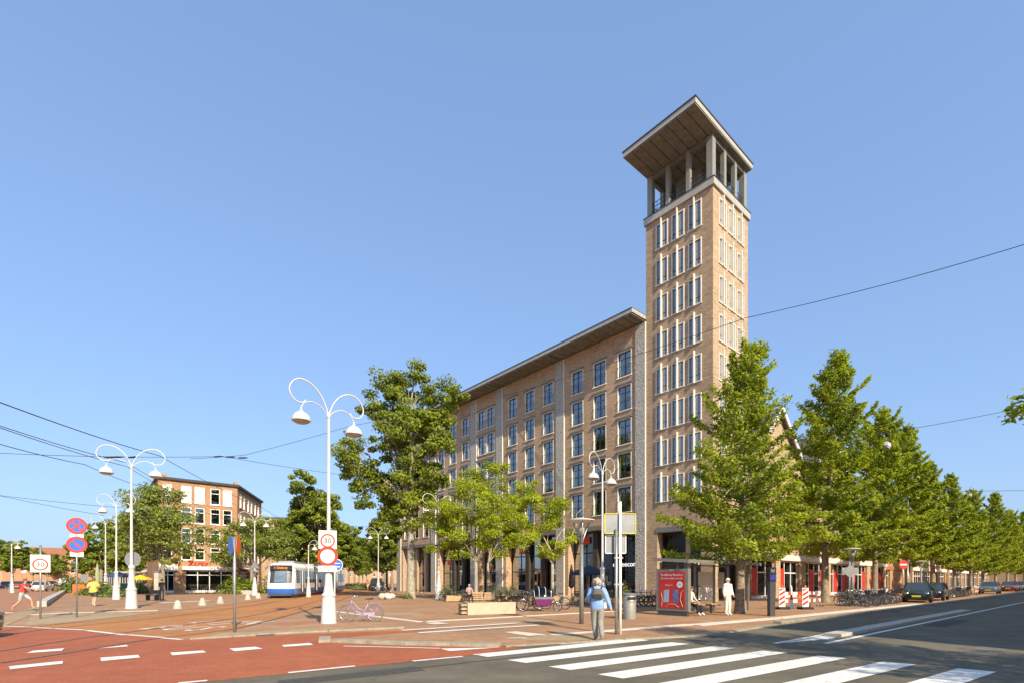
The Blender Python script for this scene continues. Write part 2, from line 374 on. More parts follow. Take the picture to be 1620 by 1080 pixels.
for a, b in [((281.5,1080.8),(328,1076.4)),((456,1064.1),(561.7,1053.3)),((653,1045.6),(732,1038.2)),((60,1110),(150,1098))]: line(a, b, .12, .012, road)
for a, b in [((635,997),(817,985.5)),((662,1000.8),(852,988.7))]: line(a, b, .28, .02, isl)
line((543,1021.9),(696,1025.6), .1, parent=red)
for q in [[(797.5,1000),(817,998.6),(866.7,1004),(837,1006)],[(798,1009),(830,1008.4),(836,1010),(806,1010)],[(670,985.5),(693,984),(712,986.5),(688,987.6)]]: stripe(q, .02, ground, M_TILE, 'pale_paving')
def tiles(a, b, w, L=.3, z=.016):   # guide line of separate pale tiles
    a = Vector((*G(*a),0)); b = Vector((*G(*b),0)); n = int((b-a).length/(L*2)); d = (b-a)/n; u = d.normalized(); p = Vector((-u.y,u.x,0))*w/2
    me = MB().prism([(0,-w/2),(d.length-.012,-w/2),(d.length-.012,w/2),(0,w/2)], -.02, z).mesh('guide_tile', M_TILE)
    for i in range(n):
        o = put('guide_tile', me, ground); o.location = a+d*i; o.rotation_euler = (0,0,math.atan2(u.y,u.x))
tiles((529,966.5),(664,983),.32); tiles((674,982.5),(1000,964.5),.32); tiles((874,1004),(1091,987.3),.36); tiles((1099,988),(1225,977.5),.6); tiles((1228,977.3),(1455,954.6),.6)
tiles((110,969),(250,965),.4); tiles((50,972),(112,968.5),.5); tiles((-20,968),(15,969),.4); tiles((255,953),(330,949.5),.35)
# painted bus lane lettering, drawn long for drivers
dirT = math.atan2(G(432,975)[1]-G(330,985)[1], G(432,975)[0]-G(330,985)[0])
cB = G(288,993.2); cL = G(362,984)
for body, c in (('BUS', cB), ('LIJN', cL)):
    for k_, ch in enumerate(body):
        ox = (k_-(len(body)-1)/2)*(.92 if body == 'BUS' else .72); v = Vector((math.cos(dirT-R(90)), math.sin(dirT-R(90)),0))*ox
        text('road_letter', ch, 1.05, M_PAINT, tram_lane, (c[0]+v.x, c[1]+v.y, .012), (0,0,dirT-R(90)), 0.0, scale=(1.05,2.1,1))
# rails
def smooth_path(pts, n=6):
    out = []
    P = [pts[0]]+list(pts)+[pts[-1]]
    for i in range(1, len(P)-2):
        p0,p1,p2,p3 = [Vector(q) for q in P[i-1:i+3]]
        for j in range(n):
            t = j/n; out.append(.5*((2*p1)+(-p0+p2)*t+(2*p0-5*p1+4*p2-p3)*t*t+(-p0+3*p1-3*p2+p3)*t**3))
    out.append(Vector(P[-2])); return out
def ribbon(pts, w, z, name, m, parent):
    P = smooth_path(pts, 6); mb = MB(); vs = []
    for i, p in enumerate(P):
        d = (P[min(i+1,len(P)-1)]-P[max(i-1,0)]).normalized(); q = Vector((-d.y,d.x))*w/2
        vs += [(p.x-q.x,p.y-q.y,z),(p.x+q.x,p.y+q.y,z)]
    mb.add(vs, [(2*i,2*i+2,2*i+3,2*i+1) for i in range(len(P)-1)]); return mb.build(name, m, parent)
M_RAIL = mat('tram_rail_steel', (.22,.15,.10), .5, .4, var=.3)
far1 = (-22.9-.267*140,192); far2 = (-16.6-.267*140,192)
for k, pts in enumerate([[(0,1049),(114,1031.6),(232,1012),(330,1000),(395,989),(470,969),(510,957)],[(0,1030),(99,1014),(190,1001.5),(300,987),(400,973),(470,959),(495,952)],
            [(-60,1015),(60,997),(150,987),(250,977),(330,967),(410,955.5),(445,949)],[(-60,1005),(60,991),(140,981),(230,971),(330,960),(400,951),(428,946.2)]]):
    w = [G(*p) for p in pts]
    xs = [-16.6,-18.0,-21.2,-22.6][k]
    w += [(xs,52),(xs-.267*50,102),(xs-.267*140,192)]
    ribbon(w, .08, .02, 'tram_rail', M_RAIL, tram_lane)
# low beam along the street edge at the left
bm = empty('low_barrier_beam', (*G(66,959),0), 0, 'long low grey concrete beam edging the pavement beside the brick street', 'barrier')
a = Vector((*G(66,959),0)); b = Vector((*G(108,932),0)); d = (b-a)/9; u = d.normalized(); p = Vector((-u.y,u.x,0))*.22
for i in range(9):
    s = d*i+u*.03; e = d*(i+1)-u*.03
    MB().prism([tuple(q[:2]) for q in (s-p, e-p, e+p, s+p)], 0, .34).build('beam_block', M_CONC, bm)

# repairs, drains and stains in the road
M_PATCH = mat('fresh_asphalt', (.062,.058,.048), .9, var=.25, vs=8, bmp=.3, bs=90); M_PATCH2 = mat('old_asphalt', (.15,.134,.10), .9, var=.25, vs=6, bmp=.3, bs=90)
def patch(c, a, L, W, m, z=.0075):
    u = Vector((math.cos(a),math.sin(a),0)); p = Vector((-u.y,u.x,0)); c = Vector((*c,0)); r_ = random.Random(int(c.x*100))
    q = [c+u*L*(s+r_.uniform(-.04,.04))+p*W*(t+r_.uniform(-.06,.06)) for s, t in ((-.5,-.5),(-.1,-.53),(.5,-.5),(.5,.5),(.15,.52),(-.5,.5))]
    MB().sheet([tuple(v[:2]) for v in q], z).build('road_patch', m, road)
patch(G(560,1068), R(35), 2.4, .5, M_PATCH); patch(G(1330,1012), R(40), 3.0, .7, M_PATCH2); patch(G(1500,985), R(40), 5.0, .6, M_PATCH); patch(G(1180,1012), R(38), 1.6, .45, M_PATCH2); patch(G(1560,1030), R(40), 2.2, .5, M_PATCH2); patch(G(700,1052), R(35), 7.0, .07, M_PATCH, .0095); patch(G(1420,972), R(40), 9.0, .06, M_PATCH, .0095)
def drain(c, a, parent):
    c = Vector((*c,.0)); d_ = MB(); u = Vector((math.cos(a),math.sin(a),0)); p = Vector((-u.y,u.x,0))
    d_.obox(c+Vector((0,0,.008)), (u,p,Vector((0,0,1))), .25, .2, .006); g_ = d_.build('drain_grate', M_DGREY, parent)
    for i in range(5): MB().obox(c+u*(-.18+.09*i)+Vector((0,0,.016)), (u,p,Vector((0,0,1))), .018, .16, .003).build('bar', M_RAIL2, g_)
M_RAIL2 = mat('grate_bar', (.12,.115,.11), .6, .4, var=.1)
drain(G(1130,1006.5), R(35), road); drain((20.2,26.5), R(40), road); drain((32,36.3), R(40), road); drain(G(420,1004.5), R(25), red)
def patch2(pts, m, parent, z): MB().sheet([G(*p) for p in pts], z).build('paving_patch', m, parent)
patch2([(600,970),(660,968),(672,972),(610,974)], M_TANBR, ground, .004); patch2([(760,985),(860,979),(880,982),(790,988)], M_TANBR, ground, .004); patch2([(430,985),(500,980),(512,984),(450,989)], M_STREET, ground, .004); patch2([(1040,985),(1100,981),(1110,983),(1050,987)], M_STREET, ground, .004)
# ------------------------------------------------------------------ main building
M_BRICK = brick_mat('tan_brick_wall', (.54,.375,.245), (.42,.285,.185), (.51,.42,.31), .21, .065, patch=.18, stain=.5)
M_BRICKT = brick_mat('tower_brick_wall', (.49,.36,.24), (.36,.26,.17), (.47,.39,.29), .21, .065, patch=.2, stain=.55)
M_BRICKP = brick_mat('pale_brick_wall', (.50,.37,.24), (.43,.31,.20), (.42,.34,.25), .21, .065, patch=.18, stain=.45)
M_BRICKR = brick_mat('red_brick_wall', (.48,.275,.155), (.39,.215,.12), (.42,.31,.21), .21, .065, patch=.18, stain=.45)
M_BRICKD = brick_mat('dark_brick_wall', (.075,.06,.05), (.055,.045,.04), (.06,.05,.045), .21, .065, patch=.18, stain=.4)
def rough_stone():
    m, nt, b, out = nodes('rough_grey_stone'); v = coord(nt, 'Object', (9,9,6))
    vo = N(nt, 'ShaderNodeTexVoronoi'); vo.inputs['Scale'].default_value = 1.3; nt.links.new(v, vo.inputs['Vector'])
    f = noise(nt, v, 2.2, 5, .7)
    c = ramp(nt, vo.outputs['Distance'], (.16,.16,.15), (.50,.48,.44), .1, .6)
    c = mixc(nt, c, ramp(nt, f, (.5,.5,.5), (1.3,1.28,1.22), .35, .65), .8, 'MULTIPLY')
    nt.links.new(c, b.inputs['Base Color']); b.inputs['Roughness'].default_value = .9; bump(nt, b, vo.outputs['Distance'], .7, .04); return m
M_STONE = rough_stone()
M_SOFF = mat('soffit_wood', (.20,.185,.155), .75, var=.25, vs=2.5)
M_ROOFM = mat('zinc_fascia', (.45,.43,.37), .5, .2, var=.12, vs=2)
M_ROOFD = mat('dark_roofing', (.05,.05,.05), .8, var=.2)
M_STEEL = mat('steel_lintel', (.22,.22,.20), .5, .4, var=.1)
def glow_letters():
    m, nt, b, out = nodes('glow_letters'); b.inputs['Base Color'].default_value = (.8,.8,.78,1); b.inputs['Emission Color'].default_value = (1,.98,.94,1); b.inputs['Emission Strength'].default_value = .45; return m
M_GLOW = glow_letters()  # weak emission added to brighten the sign letters
def PL(off=0.0): return lambda u, z, d: (d+off, u, z)
def PR(off=0.0): return lambda u, z, d: (u, d+off, z)
def wall_open(mb, P, u0, u1, z0, z1, ops, depth=.3, mi=0, rev=None):
    us = sorted({u0,u1,*[o[0] for o in ops],*[o[1] for o in ops]}); zs = sorted({z0,z1,*[o[2] for o in ops],*[o[3] for o in ops]})
    us = [u for u in us if u0 <= u <= u1]; zs = [z for z in zs if z0 <= z <= z1]
    def hole(a, b): return any(o[0] < a < o[1] and o[2] < b < o[3] for o in ops)
    for i in range(len(us)-1):
        j = 0
        while j < len(zs)-1:
            if hole((us[i]+us[i+1])/2, (zs[j]+zs[j+1])/2): j += 1; continue
            k = j
            while k+1 < len(zs)-1 and not hole((us[i]+us[i+1])/2, (zs[k+1]+zs[k+2])/2): k += 1
            mb.add([P(us[i],zs[j],0),P(us[i+1],zs[j],0),P(us[i+1],zs[k+1],0),P(us[i],zs[k+1],0)], [(0,1,2,3)], mi); j = k+1
    for o in ops:
        d = o[4] if len(o) > 4 else depth; a,b,c,e = o[:4]; r = mi if rev is None else rev
        mb.add([P(a,c,0),P(a,e,0),P(a,e,d),P(a,c,d)], [(0,1,2,3)], r); mb.add([P(b,c,0),P(b,e,0),P(b,e,d),P(b,c,d)], [(0,1,2,3)], r)
        mb.add([P(a,e,0),P(b,e,0),P(b,e,d),P(a,e,d)], [(0,1,2,3)], r)
        if c > z0+.01: mb.add([P(a,c,0),P(b,c,0),P(b,c,d),P(a,c,d)], [(0,1,2,3)], r)
def place(proto, parent, loc, rz):
    """proto = [(name, mesh), ...]; the first is the part, the others its sub-parts"""
    o = put(proto[0][0], proto[0][1], parent); o.location = loc; o.rotation_euler = (0,0,rz)
    for n, me in proto[1:]: put(n, me, o)
    return o
def on_left(u0, u1, z, off=0): return (off, u1, z), R(-90)
def on_right(u0, u1, z, off=0): return (u0, off, z), 0.0
M_DFRAME = mat('dark_window_frame', (.03,.032,.035), .4, var=.05)
# wing window: cream surround, two panes, glass balustrade
def wing_window(w, h, var, rnd):
    f = MB(); t = .075
    f.box(0,t,-.02,.26,0,h); f.box(w-t,w,-.02,.26,0,h); f.box(t,w-t,-.02,.26,h-t,h); f.box(-.06,w+.06,-.09,.27,-.09,0.0)
    out = [('window', f.mesh('window', M_CREAM))]
    hd = MB().box(-.16,w+.1,-.13,.05,h+.02,h+.13); hd.box(-.10,w+.05,-.08,.04,h+.13,h+.19); out.append(('hood', hd.mesh('hood', M_STEEL)))
    s = MB(); s.box(t,t+.05,.14,.2,.0,h-t); s.box(w-t-.05,w-t,.14,.2,0,h-t); s.box(w/2-.04,w/2+.04,.13,.2,0,h-t)
    s.box(t,w-t,.135,.19,h-t-.06,h-t); s.box(t,w-t,.135,.19,0,.07); s.box(t,w-t,.14,.19,h*.70,h*.70+.04); out.append(('sash', s.mesh('sash', M_DFRAME)))
    for a, b in ((t+.05, w/2-.04), (w/2+.04, w-t-.05)):
        tilt = rnd.uniform(-.012,.012); g = MB(); g.add([(a,.165+tilt,.07),(b,.165-tilt,.07),(b,.165-tilt,h-t-.06),(a,.165+tilt,h-t-.06)], [(0,1,2,3)]); out.append(('pane', g.mesh('pane', M_GLASS)))
    rm = MB(); rm.add([(.0,.75,0),(w,.75,0),(w,.75,h),(0,.75,h),(0,.27,0),(w,.27,0),(w,.27,h),(0,.27,h)], [(0,1,2,3),(0,3,7,4),(1,2,6,5),(3,2,6,7),(0,1,5,4)])
    out.append(('interior', rm.mesh('interior', M_ROOM if var % 2 else M_ROOM2)))
    if var in (1,3,4):
        c = MB(); wd = (.45, .95, .6)[var % 3]*w/2; n = 7
        for side in ((0,), (0,1))[var != 4]:
            xs = [(.06 + i*wd/n) if side == 0 else (w-.06-i*wd/n) for i in range(n+1)]
            c.add([(x,.3+.03*(i%2),z) for i, x in enumerate(xs) for z in (0,h)], [(2*i,2*i+2,2*i+3,2*i+1) for i in range(n)])
        out.append(('curtain', c.mesh('curtain', M_CURT if var != 3 else M_CURT2)))
    b = MB(); b.box(.0,w,-.055,-.03,.92,.955); b.box(0,w,-.055,-.03,.1,.125)
    for x in (.01,w/2,w-.03): b.box(x,x+.02,-.05,-.035,.1,.93)
    out.append(('balustrade', b.mesh('balustrade', M_DFRAME)))
    return out
# tower window: pale surround with a central fin
def tower_window(w, h, var):
    f = MB(); t = .07
    f.box(0,t,-.06,.14,0,h); f.box(w-t,w,-.06,.14,0,h); f.box(t,w-t,-.03,.13,h-t,h); f.box(-.05,w+.05,-.08,.24,-.08,0)
    out = [('window', f.mesh('window', M_CREAM))]
    out.append(('fin', MB().box(w*.47-.035,w*.47+.045,-.19,.1,-.10,h+.34).mesh('fin', M_CREAM)))
    s = MB().box(t,w-t,.06,.12,h*.24,h*.24+.05); s.box(w-t-.05,w-t,.06,.12,0,h-t); s.box(w*.47+.045,w*.47+.09,.06,.12,0,h-t); s.box(t,w-t,.065,.115,0,.06); s.box(t,w-t,.065,.115,h-t-.05,h-t); out.append(('sash', s.mesh('sash', M_DFRAME)))
    for a, b in ((t, w*.47-.035), (w*.47+.09, w-t-.05)): out.append(('pane', MB().add([(a,.085,.06),(b,.085,.06),(b,.085,h-t-.05),(a,.085,h-t-.05)], [(0,1,2,3)]).mesh('pane', M_GLASS)))
    rm = MB(); rm.add([(.0,.7,0),(w,.7,0),(w,.7,h),(0,.7,h),(0,.25,0),(w,.25,0),(w,.25,h),(0,.25,h)], [(0,1,2,3),(0,3,7,4),(1,2,6,5),(3,2,6,7),(0,1,5,4)]); out.append(('interior', rm.mesh('interior', M_ROOM)))
    if var: out.append(('curtain', MB().box(t,w-t,.28,.3,0 if var == 1 else h*.45,h).mesh('curtain', M_CURT2 if var == 2 else M_CURT)))
    return out
bld = empty('apartment_building', CORN, BANG, 'long tan brick apartment building with a tall corner tower and overhanging flat roofs', 'building')
rnd = random.Random(11)
WW, WH = 1.54, 2.28
wy = [7.62,10.44,13.22,17.26,20.09,22.93,26.95,28.7,32.03,34.83,37.62,41.6,44.3,47.0]
wy = [y-.09 for y in wy]
wz = [19.84,16.81,13.79,10.77,7.75]
piers = [(6.03,7.08),(15.6,16.75),(25.28,26.5),(30.27,31.52),(39.6,40.8),(49.4,50.7)]
gops = [(7.12,15.1),(16.8,24.75),(26.55,29.75),(31.57,39.1),(40.85,48.9)]
ops = [(y-.0,y+WW,z,z+WH,.3) for y in wy for z in wz] + [(a,b,0.0,6.35,.85) for a,b in gops]
w = MB(); wall_open(w, PL(), 6.03, 50.7, 0, 23.85, ops, mi=0)
w.add([(0,50.7,0),(14,50.7,0),(14,50.7,23.85),(0,50.7,23.85)], [(0,1,2,3)]); w.add([(14,6,0),(14,50.7,0),(14,50.7,23.85),(14,6,23.85)], [(0,1,2,3)]); w.add([(6,6.03,0),(14,6.03,0),(14,6.03,23.85),(6,6.03,23.85)], [(0,1,2,3)])
w.build('wall', M_BRICK, bld)
wproto = [wing_window(WW, WH, i, rnd) for i in range(6)]
for y in wy:
    for z in wz:
        l, a = on_left(y, y+WW, z); place(wproto[rnd.choice((0,1,2,3,4,5,0,2,5))], bld, l, a)
for a, b in piers:
    p = MB().box(-.09,.02,a+.09,b,0,23.8).build('pier', M_STONE, bld)
    MB().box(-.1,.0,a,a+.088,0,23.8).build('lit_pier_edge', M_CREAM, p)  # cream strip painted in for the sunlit side of the pier
for a, b in gops:   # steel lintels over the street openings
    MB().box(-.05,.3,a-.05,b+.35,6.35,6.75).build('lintel', M_STEEL, bld)
# wing roof
rf = MB().box(-1.95,3.0,6.06,51.6,24.0,24.32).build('roof', M_ROOFM, bld)
MB().box(-2.0,3.02,6.06,51.65,24.325,24.38).build('roof_edge', M_ROOFD, rf)
MB().box(3.0,14.05,6.04,51.5,23.9,24.3).build('roof_deck', M_ROOFD, rf)
MB().box(-1.92,.0,6.1,51.5,23.986,23.999).build('soffit_backing', M_ROOFD, rf)
sb = MB().box(-1.9,.0,0,.85,23.9,23.985).mesh('soffit_board', M_SOFF)
for i in range(50):
    o = put('soffit_board', sb, rf); o.location = (0, 6.15+.905*i, 0)
for a, b in piers: MB().box(-1.9,0,(a+b)/2-.06,(a+b)/2+.06,23.82,23.895).build('soffit_beam', M_STEEL, rf)
# street level behind the openings
M_SHOPD = mat('dark_shopfront', (.03,.03,.032), .4, var=.1)
M_TAN = mat('tan_column', (.42,.30,.19), .8, var=.15)
for k, (a, b) in enumerate(gops):
    sf = MB(); d = .9
    n = max(2, round((b-a)/1.6)); st = (b-a)/n
    for i in range(n+1): x = a+st*i; sf.box(d,d+.1,x-.05,x+.05,0,6.35)
    for z in (.12,2.6,4.3,6.25): sf.box(d+.01,d+.09,a,b,z-.06,z+.06)
    f = sf.build('shopfront', M_SHOPD, bld)
    for i in range(n):
        for z0, z1 in ((.18,2.54),(2.66,4.24),(4.36,6.19)):
            y0, y1 = a+st*i+.05, a+st*(i+1)-.05
            MB().add([(d+.05,y0,z0),(d+.05,y1,z0),(d+.05,y1,z1),(d+.05,y0,z1)], [(0,1,2,3)]).build('pane', M_SHOPG, f)
    rm = MB().add([(6,a,0),(6,b,0),(6,b,6.4),(6,a,6.4),(d+.15,a,0),(d+.15,b,0),(d+.15,b,6.4),(d+.15,a,6.4)], [(0,1,2,3),(0,3,7,4),(1,2,6,5),(3,2,6,7),(0,1,5,4)]); rm.build('interior', M_ROOM, f)
    for y in (a+(b-a)*.3, a+(b-a)*.62):
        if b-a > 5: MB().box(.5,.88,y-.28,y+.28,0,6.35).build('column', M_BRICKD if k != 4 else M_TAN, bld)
text('shop_sign', 'coffeecompany', .66, M_GLOW, bld, (.80,10.2,3.1), (R(90),0,R(-90)), .03, 'LEFT')
dr = MB().box(.55,.62,18.9,20.2,0,2.75).build('door', M_OAK, bld)
for y in (19.05,19.65): MB().box(.53,.55,y,y+.4,.3,2.5).build('pane', M_GLASS, dr)
MB().box(.52,.545,19.5,19.55,.95,1.25).build('handle', M_CHROME, dr)
for y0, y1, z0, z1 in ((13.0,14.4,5.2,5.9),(21.6,23.4,4.6,5.3),(37.0,38.0,3.7,4.2)): MB().box(.80,.86,y0,y1,z0,z1).build('sign_panel', M_RED, bld)
# ---- tower
TW, TH = 1.14, 2.08
tzs = [29.42-3.025*i for i in range(8)]
tlu = [.93,2.42,3.9]; tru = [.93,2.44,3.95]
ops = [(u,u+TW,z,z+TH,.3) for u in tlu for z in tzs]+[(1.0,4.92,0,5.65,.75)]
t = MB(); wall_open(t, PL(), 0, 6.03, 0, 31.95, ops)
ops = [(u,u+TW,z,z+TH,.3) for u in tru for z in tzs]+[(.85,5.3,0,5.65,.75)]
wall_open(t, PR(), 0, 5.9, 0, 31.95, ops)
t.add([(5.9,0,0),(5.9,6.03,0),(5.9,6.03,31.95),(5.9,0,31.95)], [(0,1,2,3)]); t.add([(0,6.03,23),(5.9,6.03,23),(5.9,6.03,31.95),(0,6.03,31.95)], [(0,1,2,3)])
t.build('tower_wall', M_BRICKT, bld)
tp = [tower_window(TW, TH, v) for v in range(3)]
for u in tlu:
    for z in tzs: l, a = on_left(u, u+TW, z); place(tp[rnd.choice((0,0,0,1,2,2))], bld, l, a)
for u in tru:
    for z in tzs: l, a = on_right(u, u+TW, z); place(tp[rnd.choice((0,0,1,2))], bld, l, a)
MB().box(-.06,.25,.95,5.0,5.65,6.05).build('lintel', M_STEEL, bld); MB().box(.8,5.35,-.06,.25,5.65,6.05).build('lintel', M_STEEL, bld)
e = MB(); e.box(.76,.84,.8,5.0,0,5.65,0); e.box(.8,5.3,.76,.84,0,5.65,0)
MB().box(.80,.86,2.35,2.75,0,5.64).build('column', M_TAN, bld)
en = MB()
for y in (.86,2.3,2.8,3.9,4.9): en.box(.86,.95,y-.05,y+.05,0,5.6)
for x in (.95,2.2,3.7,5.2): en.box(x-.05,x+.05,.86,.95,0,5.6)
for z in (.1,2.7,5.5): en.box(.87,.94,.86,4.9,z-.05,z+.05); en.box(.95,5.2,.87,.94,z-.05,z+.05)
en = en.build('entrance_front', M_SHOPD, bld)
MB().add([(.9,.9,0),(.9,4.9,0),(.9,4.9,5.6),(.9,.9,5.6)], [(0,1,2,3)]).build('pane', M_SHOPG, en); MB().add([(.95,.91,0),(5.2,.91,0),(5.2,.91,5.6),(.95,.91,5.6)], [(0,1,2,3)]).build('pane', M_SHOPG, en)
MB().add([(4.5,1,0),(4.5,5,0),(4.5,5,5.6),(4.5,1,5.6),(1,5.2,0),(5.2,5.2,0),(5.2,5.2,5.6),(1,5.2,5.6),(.9,.9,5.62),(5.2,.9,5.62),(5.2,5.2,5.62),(.9,5.2,5.62)], [(0,1,2,3),(4,5,6,7),(8,9,10,11)]).build('interior', M_ROOM, en)
text('shop_sign', 'TRE', .8, M_GLOW, bld, (.72,2.15,3.15), (R(90),0,R(-90)), .03, 'LEFT'); text('shop_sign', 'E', .8, M_GLOW, bld, (1.05,.72,3.15), (R(90),0,0), .03, 'LEFT')
bx = MB().box(2.2,3.1,.45,.7,3.0,3.9).build('sign_box', M_BLACK, bld)
text('lettering', 'TRE\nTRE', .3, M_WHITE, bx, (2.65,.44,3.45))
# tower crown
bd = MB().box(-.16,6.05,-.16,6.16,31.96,32.5).build('cornice', M_ROOFM, bld)
MB().box(-.2,6.1,-.2,6.2,32.505,32.56).build('coping', M_ROOFD, bd)
cw = .42
M_COL = mat('grey_green_metal', (.30,.30,.26), .5, .3, var=.1)
for x, y, s in [(.08,.08,.5)]+[(.1,y,.34) for y in (2.0,3.85)]+[(.08,5.5,.46)]+[(x,.1,.34) for x in (2.0,3.8)]+[(5.4,.08,.46),(5.4,5.5,.46),(5.45,2.0,.34),(5.45,3.85,.34),(2.0,5.6,.34),(3.8,5.6,.34)]:
    MB().box(x,x+s,y,y+s,32.56,36.05).build('column', M_COL, bld)
MB().box(2.3,4.2,2.4,4.6,32.56,36.1).build('lift_core', M_COL, bld)
rl = MB()
for z in (33.0,33.35,33.7): rl.box(.2,.24,.5,5.6,z,z+.04); rl.box(.5,5.5,.2,.24,z,z+.04); rl.box(5.6,5.64,.5,5.6,z,z+.04); rl.box(.5,5.5,5.7,5.74,z,z+.04)
for i in range(14): rl.box(.2,.23,.5+.38*i,.53+.38*i,32.56,33.7); rl.box(.5+.38*i,.53+.38*i,.2,.23,32.56,33.7)
rl.build('railing', M_DFRAME, bld)
bmm = MB(); bmm.box(.12,.4,.3,5.9,35.75,36.05); bmm.box(.4,5.8,.12,.4,35.75,36.05); bmm.box(5.5,5.8,.4,5.9,35.75,36.05); bmm.box(.4,5.5,5.6,5.9,35.75,36.05); bmm.build('ring_beam', M_STEEL, bld)
tr = MB().box(-3.14,6.1,-.32,6.1,36.2,36.58).build('tower_roof', M_ROOFM, bld)
MB().box(-3.2,6.15,-.37,6.15,36.585,36.66).build('roof_edge', M_ROOFD, tr)
MB().box(-3.1,6.05,-.28,6.05,36.191,36.199).build('soffit_backing', M_ROOFD, tr)
sb = MB().box(-3.08,6.0,0,.735,36.1,36.19).mesh('soffit_board', M_SOFF)
for i in range(8):
    o = put('soffit_board', sb, tr); o.location = (0, -.28+.79*i, 0)
MB().lathe([(.12,0),(.12,.3),(.2,.35),(.05,.5)], 8, (4.2,.6,36.66)).build('roof_vent', M_WHITE, tr)
# ------------------------------------------------------------------ other buildings
M_SLATE = mat('slate_roof', (.12,.12,.125), .7, var=.3, vs=4)
M_TILER = mat('clay_tile_roof', (.30,.12,.06), .8, var=.3, vs=4)
_swc = {}
def simple_window(w, h, frame, transom=True, var=0):
    key = (round(w,2), round(h,2), frame.name, transom, var)
    if key in _swc: return _swc[key]
    t = .09; f = MB(); f.box(0,t,.02,.2,0,h); f.box(w-t,w,.02,.2,0,h); f.box(t,w-t,.02,.2,h-t,h); f.box(t,w-t,.02,.2,0,t); f.box(-.06,w+.06,-.1,.22,-.1,-.005)
    zt = h*.68 if transom else h-t
    if transom: f.box(t,w-t,.06,.19,zt-.03,zt+.05)
    else: f.box(w/2-.04,w/2+.04,.06,.19,t,h-t)
    out = [('window', f.mesh('window', frame))]
    rects = [(t,w-t,t,zt-.03),(t,w-t,zt+.05,h-t)] if transom else [(t,w/2-.04,t,h-t),(w/2+.04,w-t,t,h-t)]
    for a,b,c,d in rects: out.append(('pane', MB().add([(a,.13,c),(b,.13,c),(b,.13,d),(a,.13,d)], [(0,1,2,3)]).mesh('pane', M_GLASS)))
    rm = MB(); rm.add([(0,.6,0),(w,.6,0),(w,.6,h),(0,.6,h),(0,.22,0),(w,.22,0),(w,.22,h),(0,.22,h)], [(0,1,2,3),(0,3,7,4),(1,2,6,5),(3,2,6,7),(0,1,5,4)])
    out.append(('interior', rm.mesh('interior', M_ROOM if var != 2 else M_ROOM2)))
    if var == 1: out.append(('blind', MB().box(t,w-t,.16,.18,h*.35,h-t).mesh('blind', M_CURT)))
    if var == 3: out.append(('blind', MB().box(t,w-t,.10,.115,t,h-t).mesh('blind', M_WHITE)))
    _swc[key] = out; return out
def shopfront(parent, P_off, x0, x1, H=3.3, posters=(), frame=M_WHITE, d=.25, rz=0.0, org=(0,0,0)):
    g = MB(); n = max(2, round((x1-x0)/1.5)); st = (x1-x0)/n
    for i in range(n+1):
        a = x0+st*i; g.box(max(x0,a-.05), min(x1,a+.05), d, d+.1, 0, H)
    g.box(x0+.06,x1-.06,d+.01,d+.09,2.3,2.4); g.box(x0+.06,x1-.06,d+.005,d+.095,0,.3); g.box(x0+.06,x1-.06,d+.01,d+.09,H-.12,H)
    f = g.build('shopfront', frame, parent); f.location = org; f.rotation_euler = (0,0,rz)
    for i in range(n):
        a, b = x0+st*i+.05, x0+st*(i+1)-.05
        MB().add([(a,d+.05,.3),(b,d+.05,.3),(b,d+.05,2.3),(a,d+.05,2.3)], [(0,1,2,3)]).build('pane', M_SHOPG, f)
        MB().add([(a,d+.05,2.4),(b,d+.05,2.4),(b,d+.05,H-.12),(a,d+.05,H-.12)], [(0,1,2,3)]).build('pane', M_SHOPG, f)
        if i in posters: MB().box(a+.05,b-.05,d-.03,d-.005,.35,2.75).build('poster', M_POSTER, f)
    MB().add([(x0,2.5,0),(x1,2.5,0),(x1,2.5,H),(x0,2.5,H),(x0,d+.15,0),(x1,d+.15,0),(x1,d+.15,H),(x0,d+.15,H)], [(0,1,2,3),(0,3,7,4),(1,2,6,5),(3,2,6,7),(0,1,5,4)]).build('interior', M_ROOM2, f)
    return f
M_POSTER = mat('red_poster', (.66,.03,.02), .5, var=.3, vs=2.5)
